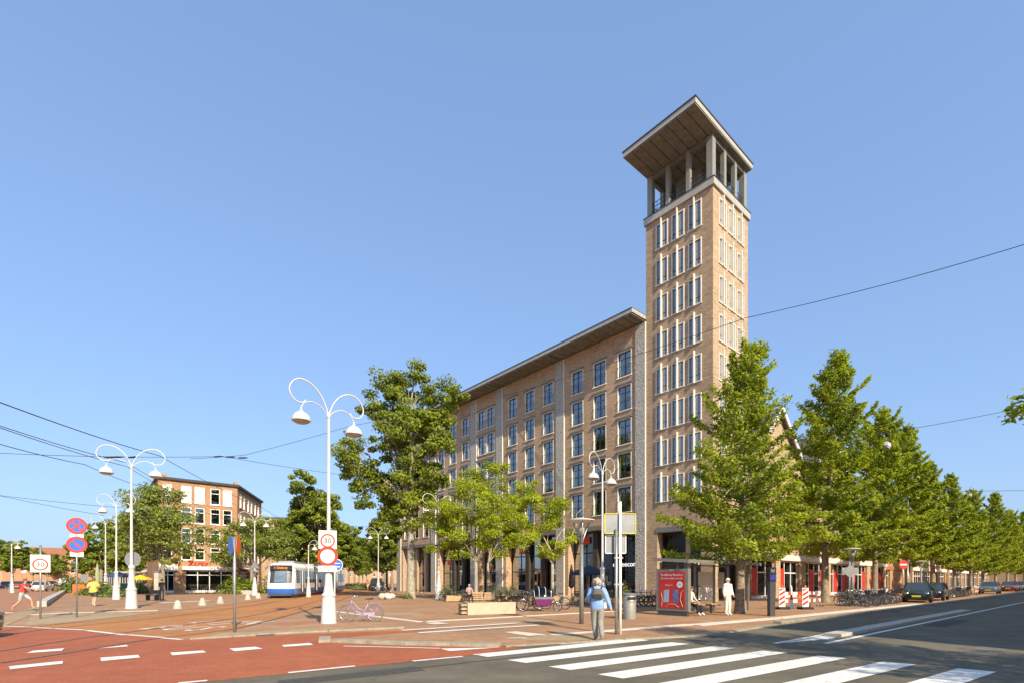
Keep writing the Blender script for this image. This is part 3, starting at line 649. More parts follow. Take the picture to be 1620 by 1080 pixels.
def house(name, label, loc, rz, W, D, H, rows, cols, wm, ww=1.0, wh=1.9, frame=M_WHITE, shop=(), sh=3.3, roof='flat', posters=(), group=None, transom=True, band=None, seed=1, roofm=None):
    rn = random.Random(seed); r = empty(name, loc, rz, label, 'building', group)
    ops = [(c,c+ww,z,z+wh,.22) for c in cols for z in rows]+[(a,b,0,sh,.35) for a,b in shop]
    w = MB(); wall_open(w, PR(), 0, W, 0, H, ops)
    w.add([(W,0,0),(W,D,0),(W,D,H),(W,0,H),(0,0,0),(0,D,0),(0,D,H),(0,0,H)], [(0,1,2,3),(4,5,6,7),(1,5,6,2)])
    if roof == 'gable':
        ph = W*.42; w.add([(0,0,H),(W,0,H),(W/2,0,H+ph),(0,D,H),(W,D,H),(W/2,D,H+ph)], [(0,1,2),(3,4,5)])
    w.build('wall', wm, r)
    for c in cols:
        for z in rows: place(simple_window(ww, wh, frame, transom, rn.choice((0,0,1,2,3) if frame is M_WHITE else (0,1,2))), r, (c,0,z), 0)
    for i, (a,b) in enumerate(shop): shopfront(r, 0, a, b, sh, posters, frame=M_WHITE)
    if band: MB().box(-.0,W,-.12,-.002,sh+.02,sh+.55).build('fascia', band, r)
    rm = roofm or M_SLATE
    if roof == 'flat': MB().box(-.15,W+.15,-.35,D,H+.002,H+.3).build('roof', rm, r)
    elif roof == 'gable':
        ph = W*.42; k = MB(); e = .3; sl = ph/(W/2)
        for s in (0,1):
            x0 = -e if s == 0 else W+e; z0 = H-sl*e
            k.add([(x0,-.4,z0),(W/2,-.4,H+ph),(W/2,D,H+ph),(x0,D,z0),(x0,-.4,z0+.22),(W/2,-.4,H+ph+.22),(W/2,D,H+ph+.22),(x0,D,z0+.22)], [(3,2,1,0),(4,5,6,7),(0,1,5,4),(1,2,6,5),(2,3,7,6),(3,0,4,7)])
        rr = k.build('roof', rm, r)
        b = MB()
        for s in (0,1):
            x0 = -e if s == 0 else W+e; b.bar((x0,-.47,H-sl*e+.06),(W/2,-.47,H+ph+.1),.12,.34)
        b.build('bargeboard', M_WHITE, rr)
    else:
        k = MB(); k.add([(-.2,-.3,H),(W+.2,-.3,H),(W+.2,D+.3,H),(-.2,D+.3,H),(-.2,D*.5,H+D*.33),(W+.2,D*.5,H+D*.33)], [(0,1,5,4),(2,3,4,5),(0,4,3),(1,2,5),(3,2,1,0)])
        rr = k.build('roof', rm, r); MB().box(W*.7,W*.7+.7,D*.4,D*.4+.7,H+1,H+D*.33+1.1).build('chimney', M_BRICKR, rr)
    return r
def RF(x, y=0.0): v = CORN+DR*x+DL*y; return (v.x, v.y, 0)
GR = 'pale brick shop houses along the tree-lined road'
house('shop_house', 'pale brick shop house adjoining the brick tower, red posters in its window', RF(6.0), BANG, 12.0, 11, 12.2, [4.9,8.4], [1.3,3.6,5.8,8.2,10.2], M_BRICKP, .75, 2.3, M_OAK, [(.6,5.6),(6.6,11.2)], 3.5, 'gable', (0,), GR, False, M_CREAM, 1)
house('shop_house', 'pale brick gabled shop house with one wide glazed shopfront behind the roadworks boards', RF(18.02), BANG, 15.0, 11, 11.2, [4.7,8.0], [1.0,3.2,5.6,8.0,10.4,12.8], M_BRICKP, .8, 2.2, M_OAK, [(.8,6.8),(8.2,14.2)], 3.5, 'gable', (1,3), GR, False, M_CREAM, 2)
house('shop_house', 'pale brick shop house with tiled roof beside the orange brick house', RF(33.05), BANG, 15.4, 11, 11, [4.7,7.9], [1.2,3.6,6.2,8.8,11.4,13.6], M_BRICKP, .8, 2.1, M_OAK, [(1,6.6),(8,14)], 3.5, 'pitch', (0,3), GR, False, M_CREAM, 3)
house('brick_house', 'orange brick house with a dark passage and brown sign panel', RF(48.5,1.0), BANG, 15.0, 11, 11.5, [4.6,8.0], [2,5,8.5,11.5], M_BRICKR, 1.5, 1.9, M_WHITE, [(1.2,6.5)], 3.2, 'pitch', (), None, False, M_OAK, 4)
for i in range(6):
    x = 63.6+i*15.0; lab = ['row house of pale brick next to the orange brick house','row house of reddish brick with white shop fascia up the road','row house of tan brick with pitched tile roof up the road','row house of pale brick far up the road between tan neighbours','row house of reddish brick far up the tree-lined road','row house closing the far end of the tree-lined road'][i]
    house('row_house', lab, RF(x,.4*(i%2)), BANG, 14.9, 10, 10.5+.5*(i%3), [4.4,7.6], [1.2,3.8,6.6,9.4,12.2], [M_BRICKP,M_BRICKR,M_BRICK][i%3], 1.1, 1.8, M_WHITE, [(.8,6.6),(8,14)], 3.2, 'pitch', (), None, False, M_CREAM, 5+i, M_TILER)
# block on the near side of the road, right of the view, whose shade lies on the asphalt
near = house('terrace_block', 'brown brick terrace block facing the apartment tower from across the road', (17.3,1.8,0), BANG, 110, 9, 11.6, [4.4,7.8], [2+4.5*i for i in range(23)], M_BRICKR, 1.2, 1.8, M_WHITE, [], 3.2, 'flat', (), None, True, None, 20)
near.location = Vector((17.3,1.8,0))+DR*110; near.rotation_euler = (0,0,BANG+math.pi)
# corner restaurant
A = Vector((-45.67,65,0)); ra = math.atan2(6.0,6.92)
rs = empty('corner_building', A, ra, 'four storey brown brick corner building with red lettered restaurant at street level', 'building')
Wf = 9.2; Bx = Vector((9.2,0,0)); dB = Vector((.441,.897,0)); nB = Vector((-.897,.441,0)); Lb = 15.0; Hc = 14.75
PB = lambda u, z, d: tuple(Bx+dB*u+nB*d+Vector((0,0,z)))
colsA = [(.5,1.0),(2.55,1.12),(4.05,1.15),(5.9,1.15),(7.4,1.1)]; rowsA = [(12.0,2.2),(9.3,2.1),(6.6,2.0),(4.35,1.7)]
opsA = [(u,u+w_,z,z+h_,.2) for u,w_ in colsA for z,h_ in rowsA]+[(.35,1.75,0,2.9,.3),(3.0,8.6,0,3.0,.3)]
opsB = [(u,u+1.0,z,z+2.0,.2) for u in (1.2,3.2,5.6,7.6,10,12.2) for z in (12.1,9.3,6.6,4.4)]+[(.9,6.5,0,2.9,.3),(8,13,0,2.9,.3)]
w = MB(); wall_open(w, PR(), 0, Wf, 0, Hc, opsA); wall_open(w, PB, 0, Lb, 0, Hc, opsB)
w.add([(0,0,0),(0,13,0),(0,13,Hc),(0,0,Hc)], [(0,1,2,3)]); w.build('wall', M_BRICKR, rs)
rn = random.Random(3)
for i, (u,w_) in enumerate(colsA):
    for j, (z,h_) in enumerate(rowsA): place(simple_window(w_, h_, M_WHITE, True, [3,3,3,0,3][i] if j == 0 else rn.choice((0,0,2,1))), rs, (u,0,z), 0)
angB = math.atan2(dB.y, dB.x)
for o in opsB[:-2]: place(simple_window(o[1]-o[0], o[3]-o[2], M_WHITE, True, rn.choice((0,2,1))), rs, tuple(Bx+dB*o[0]+Vector((0,0,o[2]))), angB)
shopfront(rs, 0, .35, 1.75, 2.9, (), M_WHITE, .1); shopfront(rs, 0, 3.0, 8.6, 3.0, (), M_WHITE, .1)
for o in opsB[-2:]: shopfront(rs, 0, 0, o[1]-o[0], 2.9, (), M_WHITE, .1, angB, tuple(Bx+dB*o[0]))
MB().box(2.6,9.1,-.35,-.005,3.05,3.5).build('fascia', M_WHITE, rs); MB().box(.1,2.1,-.3,-.006,2.95,3.7).build('fascia', M_WHITE, rs)
text('lettering', 'Zaray', 1.0, M_RED, rs, (4.4,-.25,3.95), (R(90),0,R(2)), .05)
aw = MB(); 
aw.add([tuple(Bx+dB*.4+Vector((0,0,3.5))), tuple(Bx+dB*6.8+Vector((0,0,3.5))), tuple(Bx+dB*6.8-nB*1.3+Vector((0,0,3.1))), tuple(Bx+dB*.4-nB*1.3+Vector((0,0,3.1))), tuple(Bx+dB*6.8-nB*1.3+Vector((0,0,2.85))), tuple(Bx+dB*.4-nB*1.3+Vector((0,0,2.85)))], [(0,1,2,3),(3,2,4,5)])
aw.build('awning', M_WHITE, rs)
pr = [(-.25,-.3),(9.35,-.3),tuple((Bx+dB*Lb-nB*.3)[:2]),tuple((Bx+dB*Lb)[:2]),(0,13)]
rr = MB().prism(pr, Hc+.002, Hc+.32).build('roof', M_ROOFD, rs)
for x, y in ((.6,.8),(9.0,.9)): MB().box(x,x+.5,y,y+.5,Hc+.32,Hc+.9).build('chimney', M_BRICKR, rr)
# pale house further along the tram street, and others closing the view
house('pale_house', 'pale brick house with a white balcony cornice beyond the corner restaurant', (-42,95,0), R(105), 16, 9, 13.2, [4.6,7.4,10.2], [1.2,3.6,6,8.4,10.8,13.2], M_BRICKP, 1.2, 1.7, M_WHITE, [(1,7),(8,15)], 3.2, 'flat', (), None, True, M_WHITE, 31)
for i in range(5):
    y = 118+i*24; house('street_house', ['tan street house on the tram street past the pale house','red brick street house further along the tram street','pale street house behind the street trees on the tram street','red street house far along the tram street','street house at the far end of the tram street'][i], (-42-.267*(y-95), y, 0), R(105), 22, 9, 12+i%2, [4.6,7.6,10.0], [1.5+2.9*k for k in range(7)], [M_BRICK,M_BRICKR,M_BRICKP][i%3], 1.2, 1.6, M_WHITE, [], 3.2, 'pitch', (), None, True, None, 40+i)
for i in range(3):
    p = Vector((-100,121,0)); d = Vector((40,-31,0)); q = p+d*(i/3)
    house('cafe_house', ['brick cafe house farthest from the corner restaurant','brick cafe house in the middle of the terrace row','brick cafe house nearest the corner restaurant behind the terraces'][i], q, math.atan2(-31,40), 16.6, 9, 9.6+i*.5, [4.3,7.2], [1.3+2.6*k for k in range(6)], [M_BRICKR,M_BRICKP,M_BRICKR][i], 1.1, 1.6, M_WHITE, [(.8,7.5),(8.6,16)], 3.2, 'pitch', (), None, True, M_CREAM, 50+i, M_TILER)
for i in range(4):
    house('terrace_house', ['tan terrace house at the near end of the side street','red terrace house along the side street','tan terrace house along the side street behind the parked cars','red terrace house at the far end of the side street'][i], (-190+i*16, 130+i*42, 0), R(38), 26, 9, 10.5, [4.3,7.2], [1.5+3.2*k for k in range(7)], [M_BRICKP,M_BRICKR][i%2], 1.2, 1.6, M_WHITE, [], 3.2, 'pitch', (), None, True, None, 60+i, M_TILER)

house('end_block', 'low brick block closing the far end of the tree-lined road', RF(175,12), BANG-R(90), 70, 9, 9.5, [3.8,6.6], [2+4.2*k for k in range(16)], M_BRICKP, 1.4, 1.6, M_WHITE, [], 3.2, 'pitch', (), None, True, None, 71, M_TILER)
house('end_block', 'tan brick block closing the far end of the tram street', (-150,262,0), 0, 110, 9, 8.5, [3.8,6.2], [2+4.2*k for k in range(25)], M_BRICK, 1.4, 1.5, M_WHITE, [], 3.2, 'pitch', (), None, True, None, 72, M_TILER)
house('end_block', 'pale brick block closing the far end of the side street', (-420,300,0), 0, 220, 10, 9, [3.8,6.4], [2+5*k for k in range(43)], M_BRICKP, 1.5, 1.6, M_WHITE, [], 3.2, 'pitch', (), None, True, None, 73, M_TILER)
# ------------------------------------------------------------------ trees
import numpy as np
def leaf_mesh(name, C, Nn, size, val, m, aspect=.55, rs=None):
    n = len(C); rs = rs or np.random.RandomState(1)
    Nn = Nn/np.maximum(np.linalg.norm(Nn, axis=1, keepdims=True), 1e-6)
    t = rs.normal(size=(n,3)); t -= Nn*(t*Nn).sum(1, keepdims=True); t /= np.maximum(np.linalg.norm(t, axis=1, keepdims=True), 1e-6)
    b = np.cross(Nn, t); s = size[:,None]
    V = np.empty((n,4,3)); V[:,0] = C-t*s*.5; V[:,1] = C+b*s*aspect*.5+Nn*s*.08; V[:,2] = C+t*s*.5; V[:,3] = C-b*s*aspect*.5+Nn*s*.08
    me = bpy.data.meshes.new(name); me.vertices.add(4*n); me.vertices.foreach_set('co', V.reshape(-1).astype('f4'))
    me.loops.add(4*n); me.loops.foreach_set('vertex_index', np.arange(4*n, dtype='i4'))
    me.polygons.add(n); me.polygons.foreach_set('loop_start', np.arange(0,4*n,4, dtype='i4'))
    a = me.attributes.new('leaf', 'FLOAT', 'POINT'); a.data.foreach_set('value', np.repeat(np.clip(val,0,1),4).astype('f4'))
    me.materials.append(m); me.update(calc_edges=True); me.validate(); return me
def limb(mb, a, b, r0, r1, sag, rs, n=5, k=6):
    a = np.array(a, float); b = np.array(b, float); pts = []
    for i in range(n+1):
        t = i/n; p = a*(1-t)+b*t; p = p+np.array([0,0,1.0])*sag*4*t*(1-t)*.5
        if 0 < i < n: p = p+rs.normal(size=3)*np.linalg.norm(b-a)*.03
        pts.append(tuple(p))
    mb.tube(pts, [r0+(r1-r0)*i/n for i in range(n+1)], k, False)
    return pts
L_BIG = leaf_mat('leaf_dark', (.07,.11,.012), (.31,.35,.035), .34)
L_LIGHT = leaf_mat('leaf_light', (.15,.20,.012), (.46,.50,.035), .42)
L_CONE = leaf_mat('leaf_feathery', (.085,.135,.009), (.40,.43,.03), .40)
L_GREY = leaf_mat('leaf_olive', (.10,.14,.02), (.32,.36,.07), .34)
L_FAR = leaf_mat('leaf_far', (.08,.125,.013), (.28,.33,.035), .34)
def broadleaf(seed, lobes, trunk_h, tr, n_leaf, size, lm, bark, clump=.75, density=1.0, lean=(0,0), name='tree'):
    """lobes: (x, y, z, r) relative to the base; a clump is a spray of leaves at the end of a twig"""
    rs = np.random.RandomState(seed); mb = MB()
    top = np.array([lean[0], lean[1], trunk_h])
    mb.tube([(0,0,-.1),(0,0,.12),(lean[0]*.15,lean[1]*.15,trunk_h*.25),(lean[0]*.5,lean[1]*.5,trunk_h*.6),tuple(top)], [tr*1.5,tr*1.2,tr,tr*.9,tr*.8], 10)
    vol = np.array([l[3]**2 for l in lobes]); vol = vol/vol.sum(); CC = []; 
    nclump = int(density*sum(l[3]**2 for l in lobes)*2.6/clump)
    hub = []
    for l in lobes:
        c = np.array(l[:3]); zz = max(trunk_h*.75, min(c[2]-l[3]*.7, trunk_h*1.6)); s = np.array([top[0]*zz/trunk_h, top[1]*zz/trunk_h, zz]) if zz <= trunk_h else top
        p = limb(mb, s, c, tr*.5, tr*.16, .5, rs); hub.append((c, p))
    for i in range(nclump):
        j = rs.choice(len(lobes), p=vol); c = np.array(lobes[j][:3]); r = lobes[j][3]
        d = rs.normal(size=3); d /= np.linalg.norm(d); q = c+d*r*(rs.uniform(.25,1)**.5)*np.array([1,1,.85])*rs.uniform(.85,1.12)
        if q[2] < trunk_h*.55: continue
        CC.append((q, d))
        if i % 3 == 0: limb(mb, hub[j][1][rs.randint(2,6)], q, tr*.14, tr*.03, .1, rs, 3, 4)
    trunk = mb.mesh('trunk', bark, True)
    per = max(20, int(n_leaf/max(1,len(CC)))); P = []; NN = []; V = []
    for q, d in CC:
        k = int(per*rs.uniform(.6,1.4)); e = rs.normal(size=(k,3)); e /= np.linalg.norm(e, axis=1, keepdims=True)
        rr = clump*rs.uniform(.55,1.15); p = q+e*(rs.uniform(0,1,(k,1))**.45)*rr*np.array([1,1,.62])
        P.append(p); nn = e*.5+np.array([0,0,.45])+d*.4+rs.normal(size=(k,3))*.55; NN.append(nn); V.append(np.clip(rs.normal(.5,.22,k)+rs.normal(0,.14), 0, 1))
    P = np.concatenate(P); NN = np.concatenate(NN); V = np.concatenate(V)
    return trunk, leaf_mesh('crown', P, NN, size*rs.uniform(.6,1.3,len(P)), V, lm, .7, rs)
def conical(seed, H, trunk_h, rad, tr, n_leaf, size, lm, bark, lean=(0,0), nb=100, extra=()):
    rs = np.random.RandomState(seed); mb = MB()
    ax = lambda z: np.array([lean[0]*(z/H)**2, lean[1]*(z/H)**2, z])
    mb.tube([tuple(ax(z)) for z in (-.1,.15,.6,H*.15,H*.35,H*.6,H*.8,H*.97)], [tr*1.6,tr*1.3,tr*1.02,tr*.85,tr*.62,tr*.36,tr*.18,.02], 10)
    BR = []
    for i in range(nb):
        t = (i+.5)/nb; z = trunk_h+(H*.965-trunk_h)*t**.92; az = i*2.39996+rs.uniform(-.5,.5)
        prof = rad*(1-t)**.62*(1 if t > .12 else .72+.28*t/.12)+.34
        L = prof*rs.uniform(.45,1.12)*(1.32 if rs.rand() < .16 else 1); el = R(4+52*t**1.1+rs.uniform(-9,9))
        BR.append((z, az, L, el))
    for z, az, L, el in extra: BR.append((z, az, L, el))
    tot = sum(b[2]**1.25 for b in BR); P = []; NN = []; V = []
    for z, az, L, el in BR:
        s = ax(z); d = np.array([math.cos(az)*math.cos(el), math.sin(az)*math.cos(el), math.sin(el)]); e = s+d*L+np.array([0,0,.12*L])
        pts = limb(mb, s, e, max(.016,tr*.17*(1-z/H)+.012), .008, -.07*L, rs, 4, 4); pts = np.array(pts)
        side = np.cross(d, [0,0,1]); side /= max(np.linalg.norm(side),1e-6)
        k = max(12, int(n_leaf*L**1.25/tot)); u = rs.uniform(.12,1.03,k)**.8; wv = rs.normal(.5,.13)
        idx = np.minimum((u*4).astype(int),3); f = (u*4-idx)[:,None]; base = pts[idx]*(1-f)+pts[idx+1]*f
        wmax = (.20+.23*L*np.sin(np.pi*np.clip(u,0,1)**.75)*.8+.05)
        # leaves sit in small sprays along side twigs
        tw = np.round(rs.uniform(-1,1,k)*3.3)/3.3; off = (tw+rs.normal(0,.12,k))*wmax
        q = base+side*off[:,None]+d*(np.abs(off)*.45)[:,None]+np.array([0,0,1])*(rs.normal(0,.10,k)+.05-.10*np.abs(off))[:,None]
        P.append(q); NN.append(np.array([0,0,.6])+d*.45+rs.normal(size=(k,3))*.6); V.append(np.clip(wv+rs.normal(0,.2,k)+.1*(u-.5),0,1))
    trunk = mb.mesh('trunk', bark, True); P = np.concatenate(P); NN = np.concatenate(NN); V = np.concatenate(V)
    return trunk, leaf_mesh('crown', P, NN, size*rs.uniform(.6,1.35,len(P)), V, lm, .5, rs)
def tree(name, label, tm, loc, rz=0, scale=1.0, group=None, zs=None):
    r = empty(name, loc, rz, label, 'tree', group); r.scale = (scale, scale, zs or scale)
    put('trunk', tm[0], r); put('crown', tm[1], r); return r
def lobes_px(base, Y, L, depth=1.0, seed=0):
    rn = random.Random(seed); out = []
    for px, py, r in L:
        p = AT(px, py, Y); out.append((p.x-base[0], rn.uniform(-1,1)*r*.5*depth, p.z, r))
    return out
# roadside row on the right
c1 = conical(3, 13.5, 2.5, 3.05, .225, 31000, .19, L_CONE, M_BARK, (.75,.2), 130, extra=[(4.0,R(175),4.0,R(4)),(4.6,R(190),3.7,R(12)),(3.6,R(205),3.4,R(0)),(5.2,R(168),3.2,R(15)),(3.3,R(10),3.4,R(0)),(4.0,R(-20),3.6,R(4))])
tree('street_tree', 'feathery conical tree growing beside the bus shelter', c1, (11.27,24.9,0))
c2 = conical(8, 19.2, 3.3, 3.9, .28, 38000, .25, L_CONE, M_BARK, (1.6,.6), 150, extra=[(8.0,R(-8),4.9,R(42)),(7.0,R(10),4.6,R(30)),(4.8,R(180),4.4,R(4)),(5.0,R(0),4.4,R(6))])
tree('street_tree', 'tallest feathery conical tree, behind the red and white roadworks boards', c2, (23.34,37.6,0))
c3 = conical(15, 17.8, 3.2, 4.1, .27, 28000, .28, L_CONE, M_BARK, (1.5,.6), 120)
c4 = conical(21, 19.0, 3.3, 3.9, .27, 26000, .31, L_CONE, M_BARK, (1.0,.4), 110)
c6 = conical(33, 15.5, 3.0, 4.3, .28, 24000, .31, L_CONE, M_BARK, (-.5,.8), 85)
g = 'feathery conical trees along the road'
labs = ['feathery conical tree rising from the row of parked bicycles','feathery conical tree behind the near black parked car','feathery conical tree past the black parked cars','feathery conical tree by the second cluster of parked bicycles','feathery conical tree beside the far parked red car','feathery conical tree beyond the far parked red car','feathery conical tree far up the road','feathery conical tree at the far end of the road']
labs += ['feathery conical tree second from the far end block', 'feathery conical tree in front of the far end block']
for i, u in enumerate((13.0,25.2,37.9,52,66,79,96,116,134,155)):
    p = Vector((23.3,37.6,0))+DR*u; rn_ = random.Random(i)
    tree('street_tree', labs[i], (c3,c4,c6,c4,c3,c6,c4,c3,c6,c4)[i], p, [0,.5,-.3,.9,.2,-.6,.4,0,.8,.3][i], [1.0,.98,1.06,.90,.93,.86,1.02,1.0,1.05,1.1][i], g)
c5 = conical(27, 11.5, 3.2, 3.0, .26, 22000, .14, L_CONE, M_BARK, (0,0), 90, extra=[(3.4,R(131.6),7.72,R(0))])
tree('pavement_tree', 'feathery tree by the crossing whose long branch tip hangs into the sky over the road', c5, (13.2,2.2,0))
# big tree at the end of the building
Yb = 45.35; bb = (-9.1,45.35)
big = broadleaf(5, lobes_px(bb, Yb, [(652,598,1.9),(640,640,2.6),(655,690,3.4),(575,735,2.3),(552,700,1.4),(612,690,2.4),(700,628,1.9),(690,690,2.3),(640,770,3.0),(592,775,2.1),(672,760,2.3),(618,610,1.5),(640,815,2.0),(590,640,1.3)], .9, 2), 8.2, .36, 50000, .24, L_BIG, M_BARK2, .85, 1.4)
tree('plane_tree', 'large dark green tree with thick bare trunk at the far end of the apartment building', big, (*bb,0))
# light green trees on the square
def sq(px, Y, L, seed, th, tr, n, label, lm=L_LIGHT, size=.17, dens=1.3, clump=.8, bark=M_BARK2, nm='square_tree', grp=None):
    b = AT(px, HORIZ, Y); m_ = broadleaf(seed, lobes_px((b.x,b.y), Y, L, 1.0, seed), th, tr, n, size, lm, bark, clump, dens)
    return tree(nm, label, m_, (b.x, b.y, 0), 0, 1.0, grp)
sq(753,43,[(745,800,2.5),(706,815,1.9),(790,790,1.9),(778,745,1.3),(735,860,1.9),(790,850,1.7),(700,850,1.4),(745,765,1.5),(815,820,1.3)], 31, 3.2, .17, 26000, 'light green tree on the square rising from a pallet wood planter')
sq(874,42,[(862,815,1.9),(826,840,1.7),(905,805,1.3),(893,850,1.4),(842,790,1.3),(870,865,1.3),(925,800,.7)], 37, 3.0, .15, 15000, 'light green tree on the square behind the cargo bicycle', dens=1.0)
sq(772,52,[(800,800,1.8),(835,775,1.5),(775,830,2.0),(815,850,1.6)], 41, 3.4, .15, 9000, 'light green tree close to the building facade behind the pallet planters')
# trees at the left
sq(258,54,[(250,810,3.0),(225,845,2.9),(290,840,2.7),(262,782,1.7),(312,852,1.9),(210,868,1.9),(270,866,2.4),(238,780,1.3),(262,828,2.4),(244,795,2.0),(235,825,2.2)], 43, 3.4, .2, 17000, 'olive green tree in front of the corner restaurant', L_GREY, .24, 1.5, 1.0, M_BARK, 'left_tree'.replace('left_','park_'))
sq(398,66,[(395,856,3.2),(366,874,2.4),(428,850,3.0),(448,866,2.4),(402,838,2.2)], 47, 3.0, .2, 16000, 'olive green tree between the restaurant and the tram', L_GREY, .26, 1.5, 1.0, M_BARK, 'park_tree')
sq(160,74,[(150,850,3.2),(175,870,2.8),(130,880,2.2),(185,835,2.0),(160,890,2.6)], 53, 3.2, .25, 15000, 'wide green tree behind the terrace parasols', L_FAR, .34, 1.0, .9, M_BARK, 'park_tree')
sq(212,88,[(200,850,3.2),(225,860,2.8),(205,880,2.6)], 59, 3.4, .25, 9000, 'green tree standing before the brick cafe houses', L_FAR, .36, 1.0, .9, M_BARK, 'park_tree')
gen = broadleaf(61, [(0,0,8.0,3.4),(2.2,.6,6.6,2.4),(-2.3,-.4,6.8,2.5),(.4,1.6,10.2,2.4),(-.8,-1.2,10.6,2.0),(1.5,-1.5,8.5,2.3),(-1.2,1.6,6.0,2.2)], 3.4, .24, 20000, .36, L_FAR, M_BARK, .8, 1.1)
gen2 = broadleaf(67, [(0,0,9.5,3.6),(2.4,.6,8.0,2.6),(-2.5,-.4,8.2,2.6),(.4,1.6,12.6,2.8),(-.8,-1.2,14.6,2.3),(1.8,-1.5,11,2.5),(-1.6,1.6,11.2,2.4),(.2,0,5.6,2.6)], 3.6, .30, 26000, .36, L_BIG, M_BARK, .85, 1.1)
g = 'street trees on the tram street'
for i, (px, Y, k, s) in enumerate([(497,76,1,1.08),(470,84,1,.86),(540,92,0,1.0),(552,112,0,1.02),(561,134,0,1.05),(568,160,1,.85),(574,192,0,1.0),(580,235,0,1.1)]):
    p = AT(px, HORIZ, Y); tree('street_tree', ['tallest dark tree behind the tram','dark round tree behind the tram, left of the tallest one'.replace(', left of the tallest one',' and before the pale house'),'green street tree just past the rear of the tram','green street tree second past the rear of the tram','green street tree third past the rear of the tram','green street tree far along the tram street','green street tree farther along the tram street','green street tree where the tram street vanishes'][i], (gen,gen2)[k], (p.x,p.y,0), i*1.3, s, g)
for i, (px, Y, k, s) in enumerate([(620,78,1,.85),(612,96,0,1.0),(609,122,0,1.0),(606,160,0,1.0)]):
    p = AT(px, HORIZ, Y); tree('street_tree', ['dark street tree touching the far end of the apartment building','street tree behind the delivery van','street tree on the building side of the tram street','street tree far down the building side of the tram street'][i], (gen,gen2)[k], (p.x,p.y,0), i*1.7+.5, s, g)
g = 'trees along the side street'
for i, (px, Y, s) in enumerate([(-30,95,.8),(20,110,.86),(52,125,.8),(75,150,.8),(92,180,.85),(104,220,.9),(118,190,.8),(135,150,.85),(-80,80,.8)]):
    p = AT(px, HORIZ, Y); tree('street_tree', ['leafy tree nearest along the side street, above the single crook lamp','leafy tree behind the blue parked car','leafy tree behind the dark red car on the side street','leafy tree behind the white driving car','leafy tree behind the black car on the side street','leafy tree behind the far white van','leafy tree behind the round clipped bush','leafy tree between the clipped bush and the terrace','leafy tree shading the pavement of the side street'][i], gen, (p.x,p.y,0), i*2.1, s, g)
# ------------------------------------------------------------------ street lamps
def arc(c, r, a0, a1, n): return [(c[0]+r*math.cos(a0+(a1-a0)*i/n), c[1]+r*math.sin(a0+(a1-a0)*i/n)) for i in range(n+1)]
M_LAMPIN = mat('lamp_lens', (.38,.36,.30), .3, var=.1)
def crook(s, sc_=1.0):
    """profile of one crook arm in (outwards, up) from the pole top"""
    pts = [(0,0),(.10,.32),(.30,.72),(.62,1.05),(1.0,1.22),(1.36,1.20),(1.62,1.0),(1.74,.70),(1.64,.42),(1.40,.27),(1.15,.30),(1.05,.42)]
    return [(x*sc_*s, y*sc_) for x, y in pts]
def lamp_meshes(H, arm=1.0, double=True, base=True, n=12):
    out = []
    b = MB(); b.lathe([(.30,-.05),(.30,.04),(.285,.10),(.25,.9),(.24,1.0),(.27,1.04),(.27,1.10),(.2,1.16),(.15,1.5),(.125,2.0),(.13,2.25),(.155,2.28),(.155,2.38),(.09,2.45)], 14)
    out.append(('base', b.mesh('base', M_LAMPW, 'auto')))
    p = MB(); p.tube([(0,0,2.4),(0,0,4),(0,0,H)], [.075,.068,.05], 10); p.lathe([(.05,H-.05),(.08,H),(.08,H+.08),(.03,H+.18)], 10)
    out.append(('pole', p.mesh('pole', M_LAMPW, 'auto')))
    for s in ((-1,1) if double else (1,)):
        a = MB(); pr = smooth_path([(x,y,0) for x,y in crook(s, arm)], 4); a.tube([(q.x,0,H+.02+q.y) for q in pr], .027, 6)
        inner = smooth_path([(0,.02,0),(.28*s*arm,.30*arm,0),(.68*s*arm,.46*arm,0),(1.08*s*arm,.34*arm,0),(1.24*s*arm,.10*arm,0)], 4); a.tube([(q.x,0,H+q.y) for q in inner], .019, 5)
        x = 1.24*s*arm; a.tube([(x,0,H+.11*arm),(x,0,H-.07)], .03, 6)
        h = MB(); z = H-.42; h.lathe([(.33,z),(.34,z+.03),(.33,z+.06),(.30,z+.16),(.22,z+.27),(.10,z+.34),(.06,z+.38),(.035,z+.42)], 16, (x,0,0))
        l = MB(); l.lathe([(.02,z-.09),(.18,z-.08),(.27,z-.04),(.30,z+.01)], 14, (x,0,0))
        out.append(('arm', a.mesh('arm', M_LAMPW, True), [('lamp_head', h.mesh('lamp_head', M_LAMPW, 'auto')), ('lens', l.mesh('lens', M_LAMPIN, True))]))
    return out
def place_lamp(ms, label, loc, rz, group=None, name='street_lamp', s=1.0):
    r = empty(name, loc, rz, label, 'street lamp', group); r.scale = (s,s,s)
    for it in ms:
        o = put(it[0], it[1], r)
        if len(it) > 2:
            for n, me in it[2]: put(n, me, o)
    return r
L8 = lamp_meshes(7.9, .90); L8s = L8; L6 = lamp_meshes(6.2, .62, False)
g = 'white crook-arm street lamps on the square'
lamp1 = place_lamp(L8, 'white double-headed crook street lamp carrying the 30 zone and no-entry signs', (*G(520,985),0), R(52))
place_lamp(L8, 'white double-headed crook street lamp with the back of a round sign on it', (*G(208,961.8),0), R(28), g, s=1.04)
place_lamp(L8s, 'white double crook street lamp behind the joggers, beside the terrace greenery', (*AT(184,HORIZ,43.3).xy,0), R(5), g)
place_lamp(L8s, 'white double crook street lamp by the folded terrace parasol', (*AT(167,HORIZ,57).xy,0), R(5), g)
place_lamp(L8s, 'white double crook street lamp with a triangular sign back, left of the tram'.replace(', left of the tram',' beside the tram'), (*G(403,941),0), R(28), g)
place_lamp(L8s, 'white double crook street lamp half hidden by foliage behind the tram front', (*AT(452,HORIZ,75).xy,0), R(10), g)
